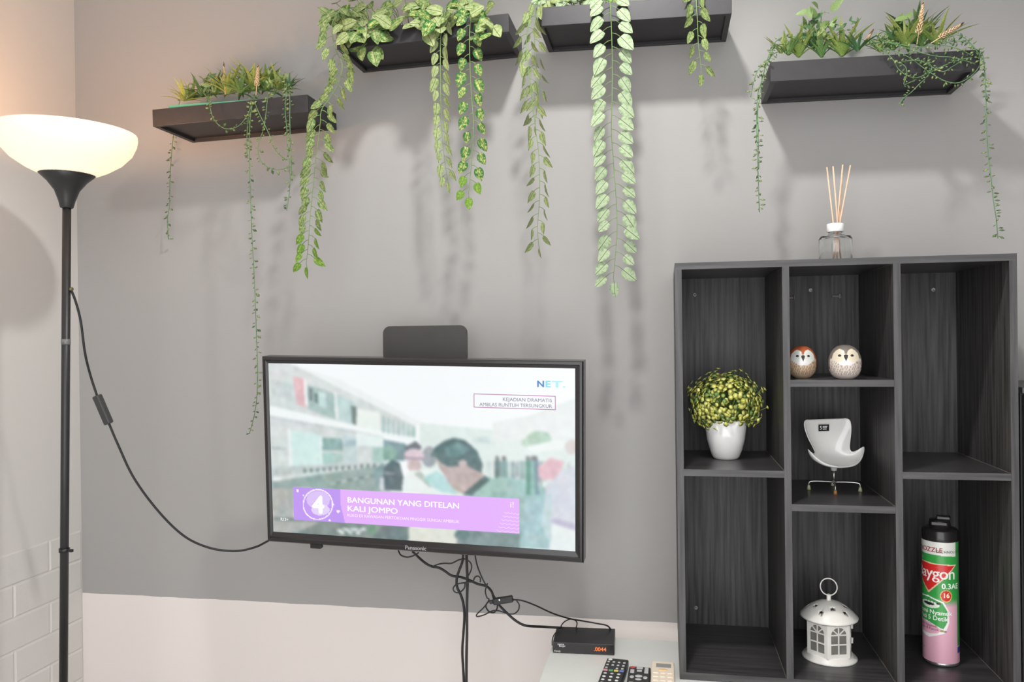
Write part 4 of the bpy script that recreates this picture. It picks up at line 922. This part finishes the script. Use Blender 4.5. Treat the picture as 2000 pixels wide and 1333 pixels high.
# ------------------------------------------------------------------ lantern
z0 = UZ0 + BT; c = PZ(1620, 1284, z0); s = SC(c); sh_ = s * CH(c)
face = math.atan2(c.x - CAM.x, c.y - CAM.y)
ln = thing('lantern', 'small white metal lantern with arched windows and a star-pierced dome roof', 'lantern', (c.x, c.y, z0), (0, 0, -face + math.radians(-4)))
rb = 54 * sh_; WM = M['white_metal']
MB().lathe([(rb, 0), (rb + .001, .002), (rb - .001, .005), (rb - .006, .0075), (rb - .008, .012), (rb - .012, .0125), (.004, .0125)], 48).build('base', WM, ln)
Rh = 48 * sh_; hb0, hb1 = .012, .012 + 68 * s
hexv = [(Rh * math.sin(math.radians(60 * i)), -Rh * math.cos(math.radians(60 * i))) for i in range(6)]
def window_geo(Wd, Hh):
    b = MB(); x0, x1 = Wd * .16, Wd * .84; zlo, zsp = Hh * .12, Hh * .66; cx, r = Wd / 2, (x1 - x0) / 2
    inn = [(x0, zlo), (x1, zlo), (x1, zsp)] + [(cx + r * math.cos(t), zsp + r * .95 * math.sin(t)) for t in np.linspace(0, math.pi, 9)[1:-1]] + [(x0, zsp)]
    out_ = [(0, 0), (Wd, 0), (Wd, Hh * .7)] + [(Wd, Hh), (Wd, Hh), (Wd * .8, Hh), (cx, Hh), (Wd * .2, Hh), (0, Hh), (0, Hh)] + [(0, Hh * .7)]
    n = len(inn); th = .0012
    for y in (0, th): b.add([(x, y, z) for x, z in out_] + [(x, y, z) for x, z in inn], [(i, (i + 1) % n, n + (i + 1) % n, n + i) for i in range(n)])
    b.add([(x, 0, z) for x, z in inn] + [(x, th, z) for x, z in inn], [(i, (i + 1) % n, n + (i + 1) % n, n + i) for i in range(n)])
    bars = []; bw = Wd * .028
    bars.append(((cx - bw, zlo), (cx + bw, zsp + r * .95))); bars.append(((x0, (zlo + zsp) / 2 - bw), (x1, (zlo + zsp) / 2 + bw))); bars.append(((x0, zsp - bw), (x1, zsp + bw)))
    return b, bars, (cx, zsp, r, bw), inn
for i in range(6):
    (xa, ya_), (xb, yb_) = hexv[i], hexv[(i + 1) % 6]; Wd = math.hypot(xb - xa, yb_ - ya_)
    b, bars, (cx, zs, r, bw), inn = window_geo(Wd, hb1 - hb0)
    o = b.build('window_panel', WM, ln); o.location = (xa, ya_, hb0); o.rotation_euler = (0, 0, math.atan2(yb_ - ya_, xb - xa))
    for lo_, hi_ in bars: MB().box((lo_[0], .0002, lo_[1]), (hi_[0], .0014, hi_[1])).build('muntin', WM, o)
    for sg in (-1, 1):
        e = Vector((sg * math.sin(math.radians(48)), 0, math.cos(math.radians(48)))); n_ = Vector((e.z, 0, -e.x)) * bw * .9; p0 = Vector((cx, .0004, zs)); p1 = p0 + e * r * .97
        MB().add([p0 - n_, p1 - n_, p1 + n_, p0 + n_, p0 - n_ + Vector((0, .001, 0)), p1 - n_ + Vector((0, .001, 0)), p1 + n_ + Vector((0, .001, 0)), p0 + n_ + Vector((0, .001, 0))], [(0, 1, 2, 3), (7, 6, 5, 4), (0, 4, 5, 1), (2, 6, 7, 3), (1, 5, 6, 2), (3, 7, 4, 0)]).build('muntin', WM, o)
    MB().add([(x, .0022, z) for x, z in inn], [tuple(range(len(inn)))]).build('pane', M['frosted'], o)
MB().lathe([(.006, 0), (.006, .03), (.001, .031)], 12, (0, 0, .0126), cap1=False).build('candle', mat('tan_candle', (190, 170, 140), .6, var=.05), ln)
for zz in (.3, .72):
    hx, hy = hexv[2]; MB().box((hx * 1.0, hy * 1.0 - .004, hb0 + (hb1 - hb0) * zz - .006), (hx + .004, hy, hb0 + (hb1 - hb0) * zz + .006), .0006).build('hinge', WM, ln)
rr_ = 57 * sh_; hz = hb1
dome_o = [(rr_ - .004, -.003), (rr_, .000), (rr_ + .0005, .003), (rr_ - .002, .0055), (rr_ * .86, .012), (rr_ * .66, .022), (rr_ * .42, .030), (rr_ * .2, .034), (.0006, .0352)]
dome_i = [(.0006, .0336), (rr_ * .2, .0325), (rr_ * .42, .0285), (rr_ * .66, .0205), (rr_ * .86, .0105), (rr_ - .004, .0035)]
dm = MB().lathe(dome_o + dome_i + [dome_o[0]], 64, (0, 0, hz), cap0=False, cap1=False)
bmx = bmesh.new(); me0 = dm.mesh('dome'); bmx.from_mesh(me0); bmesh.ops.remove_doubles(bmx, verts=bmx.verts, dist=1e-6); bmesh.ops.recalc_face_normals(bmx, faces=bmx.faces); bmx.to_mesh(me0); bmx.free()
tmp = obj('roof', me0, WM, None)
cut = MB()
for i in range(10):
    a_ = 2 * math.pi * (i + .5) / 10; rad = rr_ * (.70 if i % 2 else .52); ce = Vector((rad * math.sin(a_), -rad * math.cos(a_), hz + .02))
    ex = Vector((math.cos(a_), math.sin(a_), 0)); ey = Vector((-math.sin(a_), math.cos(a_), .5)).normalized(); ez = ex.cross(ey)
    st = [(math.sin(k * math.pi / 5) * (.0055 if k % 2 == 0 else .0024), math.cos(k * math.pi / 5) * (.0055 if k % 2 == 0 else .0024)) for k in range(10)]
    base_ = [ce + ex * x + ey * y for x, y in st]
    cut.add([p - Vector((0, 0, .02)) for p in base_] + [p + Vector((0, 0, .03)) for p in base_], [tuple(range(9, -1, -1)), tuple(range(10, 20))] + [(k, (k + 1) % 10, 10 + (k + 1) % 10, 10 + k) for k in range(10)])
cme = cut.mesh('cut'); bmx = bmesh.new(); bmx.from_mesh(cme); bmesh.ops.recalc_face_normals(bmx, faces=bmx.faces); bmx.to_mesh(cme); bmx.free()
cto = obj('cut', cme); mo = tmp.modifiers.new('b', 'BOOLEAN'); mo.object = cto; mo.operation = 'DIFFERENCE'; mo.solver = 'EXACT'
bpy.context.view_layer.update()
rm = bpy.data.meshes.new_from_object(tmp.evaluated_get(bpy.context.evaluated_depsgraph_get()))
bpy.data.objects.remove(tmp); bpy.data.objects.remove(cto)
rm.name = 'roof'; rf = obj('roof', rm, WM, ln)
for p in rm.polygons: p.use_smooth = True
MB().lathe([(.005, 0), (.0045, .004), (.0045, .013), (.003, .0145), (.0002, .015)], 16, (0, 0, hz + .0335), cap1=False).build('finial', WM, ln)
rng = 16.5 * sh_; MB().tube([(rng * math.cos(t), rng * math.sin(t) * math.sin(.25), hz + .047 + rng * .97 + rng * math.sin(t)) for t in np.linspace(0, 2 * math.pi, 41)], .0013, 8, cap=False).build('carry_ring', WM, ln)

# ------------------------------------------------------------------ spray can
c = PZ(1838, 1293, z0); s = SC(c); face = math.atan2(c.x - CAM.x, c.y - CAM.y)
cn = thing('spray_can', 'green and pink insect spray can with a black nozzle cap', 'spray can', (c.x, c.y, z0), (0, 0, -face))
Rc = 36.5 * s * CH(c); Hc = 240 * s
n, k = 180, 240
aa = np.linspace(-math.pi, math.pi, n, endpoint=False); zz = np.linspace(0, 1, k)
TT, VV = np.meshgrid(np.degrees(aa), 1 - zz)       # VV: 0 at the label top
img = np.zeros((k, n, 3)); img[:] = (56, 160, 72)
def lp_(poly, col, a=1.0):
    mk = inpoly(TT, VV, poly); img[mk] = img[mk] * (1 - a) + np.array(col, float) * a
pk = np.clip((VV - .46) / .07, 0, 1)[..., None]; img = img * (1 - pk) + np.array((226, 172, 190.)) * pk
lp_([(-179, -.01), (56, -.01), (56, .115), (-30, .105), (-179, .105)], (228, 230, 222))
lp_([(-120, .135), (-62, .135), (-62, .16), (-120, .16)], (150, 190, 150))
lp_([(-136, .168), (57, .182), (-38, .43)], (236, 200, 170)); lp_([(-128, .178), (49, .19), (-38, .415)], (214, 46, 44))
lp_(ell(18, .44, 19, .050, 30), (235, 200, 120)); lp_(ell(18, .44, 16.5, .044, 30), (206, 40, 36)); lp_([(3, .452), (33, .452), (33, .456), (3, .456)], (240, 190, 120))
lp_([(-140, .47), (-38, .455), (10, .49), (25, .56), (27, .66), (15, .745), (-38, .80), (-140, .77)], (244, 240, 238)); lp_([(-140, .48), (-38, .465), (6, .50), (20, .56), (22, .65), (8, .715), (-38, .67), (-140, .66)], (60, 158, 74)); lp_([(-140, .665), (-38, .675), (6, .722), (-10, .755), (-38, .77), (-140, .75)], (230, 176, 194))
lp_(ell(-38, .525, 36, .030, 30), (222, 232, 214)); lp_(ell(-40, .52, 22, .012), (30, 36, 30)); lp_(ell(-6, .508, 8, .009), (40, 46, 40))
for dx in (-16, -6, 4, 14): lp_([(-40 + dx, .52), (-37 + dx * 1.3, .488), (-35.5 + dx * 1.3, .488), (-38 + dx, .522)], (50, 56, 50))
lp_(ell(4, .73, 6, .009), (150, 150, 80)); lp_(ell(14, .735, 5, .008), (140, 130, 120)); 
lp_([(62, .04), (88, .04), (88, .86), (62, .86)], (64, 150, 78)); lp_([(60, 0), (62, 0), (62, .86), (60, .86)], (110, 180, 110)); lp_([(62, .87), (92, .87), (92, .92), (62, .92)], (40, 50, 150))
lp_([(-120, .89), (-58, .895), (-58, .898), (-120, .895)], (150, 110, 130))
img = boxblur(img, 0)
vs = [(Rc * math.sin(a_), -Rc * math.cos(a_), .008 + z * (Hc - .008)) for z in zz for a_ in aa]
fs = [(i * n + j, i * n + (j + 1) % n, (i + 1) * n + (j + 1) % n, (i + 1) * n + j) for i in range(k - 1) for j in range(n)]
b = MB(); b.add(vs, fs, True); me = b.mesh('label_wrap'); set_print(me, lina(img)); lw = obj('label_wrap', me, attr_mat('can_print', .3), cn)
MB().lathe([(Rc - .006, 0), (Rc - .002, .001), (Rc - .0003, .004), (Rc - .0002, .0085)], 48).build('can_rim', M['chrome'], cn)
MB().lathe([(Rc - .0004, Hc - .001), (Rc, Hc), (Rc, Hc + .020), (Rc - .003, Hc + .024), (Rc - .008, Hc + .026), (Rc * .62, Hc + .027), (Rc * .58, Hc + .038), (Rc * .55, Hc + .041), (Rc * .2, Hc + .043)], 48).build('cap', M['black_gloss'], cn)
MB().box((-Rc * .5, -Rc * .62, Hc + .030), (Rc * .45, -Rc * .1, Hc + .039), .003).box((-Rc * .2, -Rc * .3, Hc + .041), (Rc * .6, Rc * .3, Hc + .049), .003).build('nozzle', M['black_gloss'], cn)
def can_text(txt, th0, v, size, col, bold=0, align='LEFT', sp=1.0):
    vs, fs = text_geo(txt, size, bold * size, align, sp); R_ = Rc + .0003; o_ = []
    for p in vs:
        a_ = math.radians(th0) + p.x / R_; o_.append((R_ * math.sin(a_), -R_ * math.cos(a_), .008 + (1 - v) * (Hc - .008) + p.y))
    MB().add(o_, fs).build('lettering', mat('label_ink', col, .4, var=.002), lw)
can_text('NOZZLE', -78, .068, .0135, (170, 30, 50), .015); can_text('TECHNOLOGY', -13, .078, .0075, (60, 60, 60), .01, sp=1.12)
can_text('Baygon', -96, .262, .033, (248, 244, 240), .012, sp=.92)
can_text('0.3AE', 4, .362, .0155, (240, 244, 236), .03); can_text('16', 18, .437, .0135, (250, 235, 200), .03, 'CENTER')
can_text('Basmi Nyamuk', -91, .585, .0128, (240, 246, 238), .02); can_text('Mati 5 Detik', -84, .632, .0128, (240, 246, 238), .02)
can_text('Efektif Nyamuk,', -88, .70, .0075, (140, 40, 70), .01); can_text('Lalat & Kecoa', -76, .725, .0075, (140, 40, 70), .01)
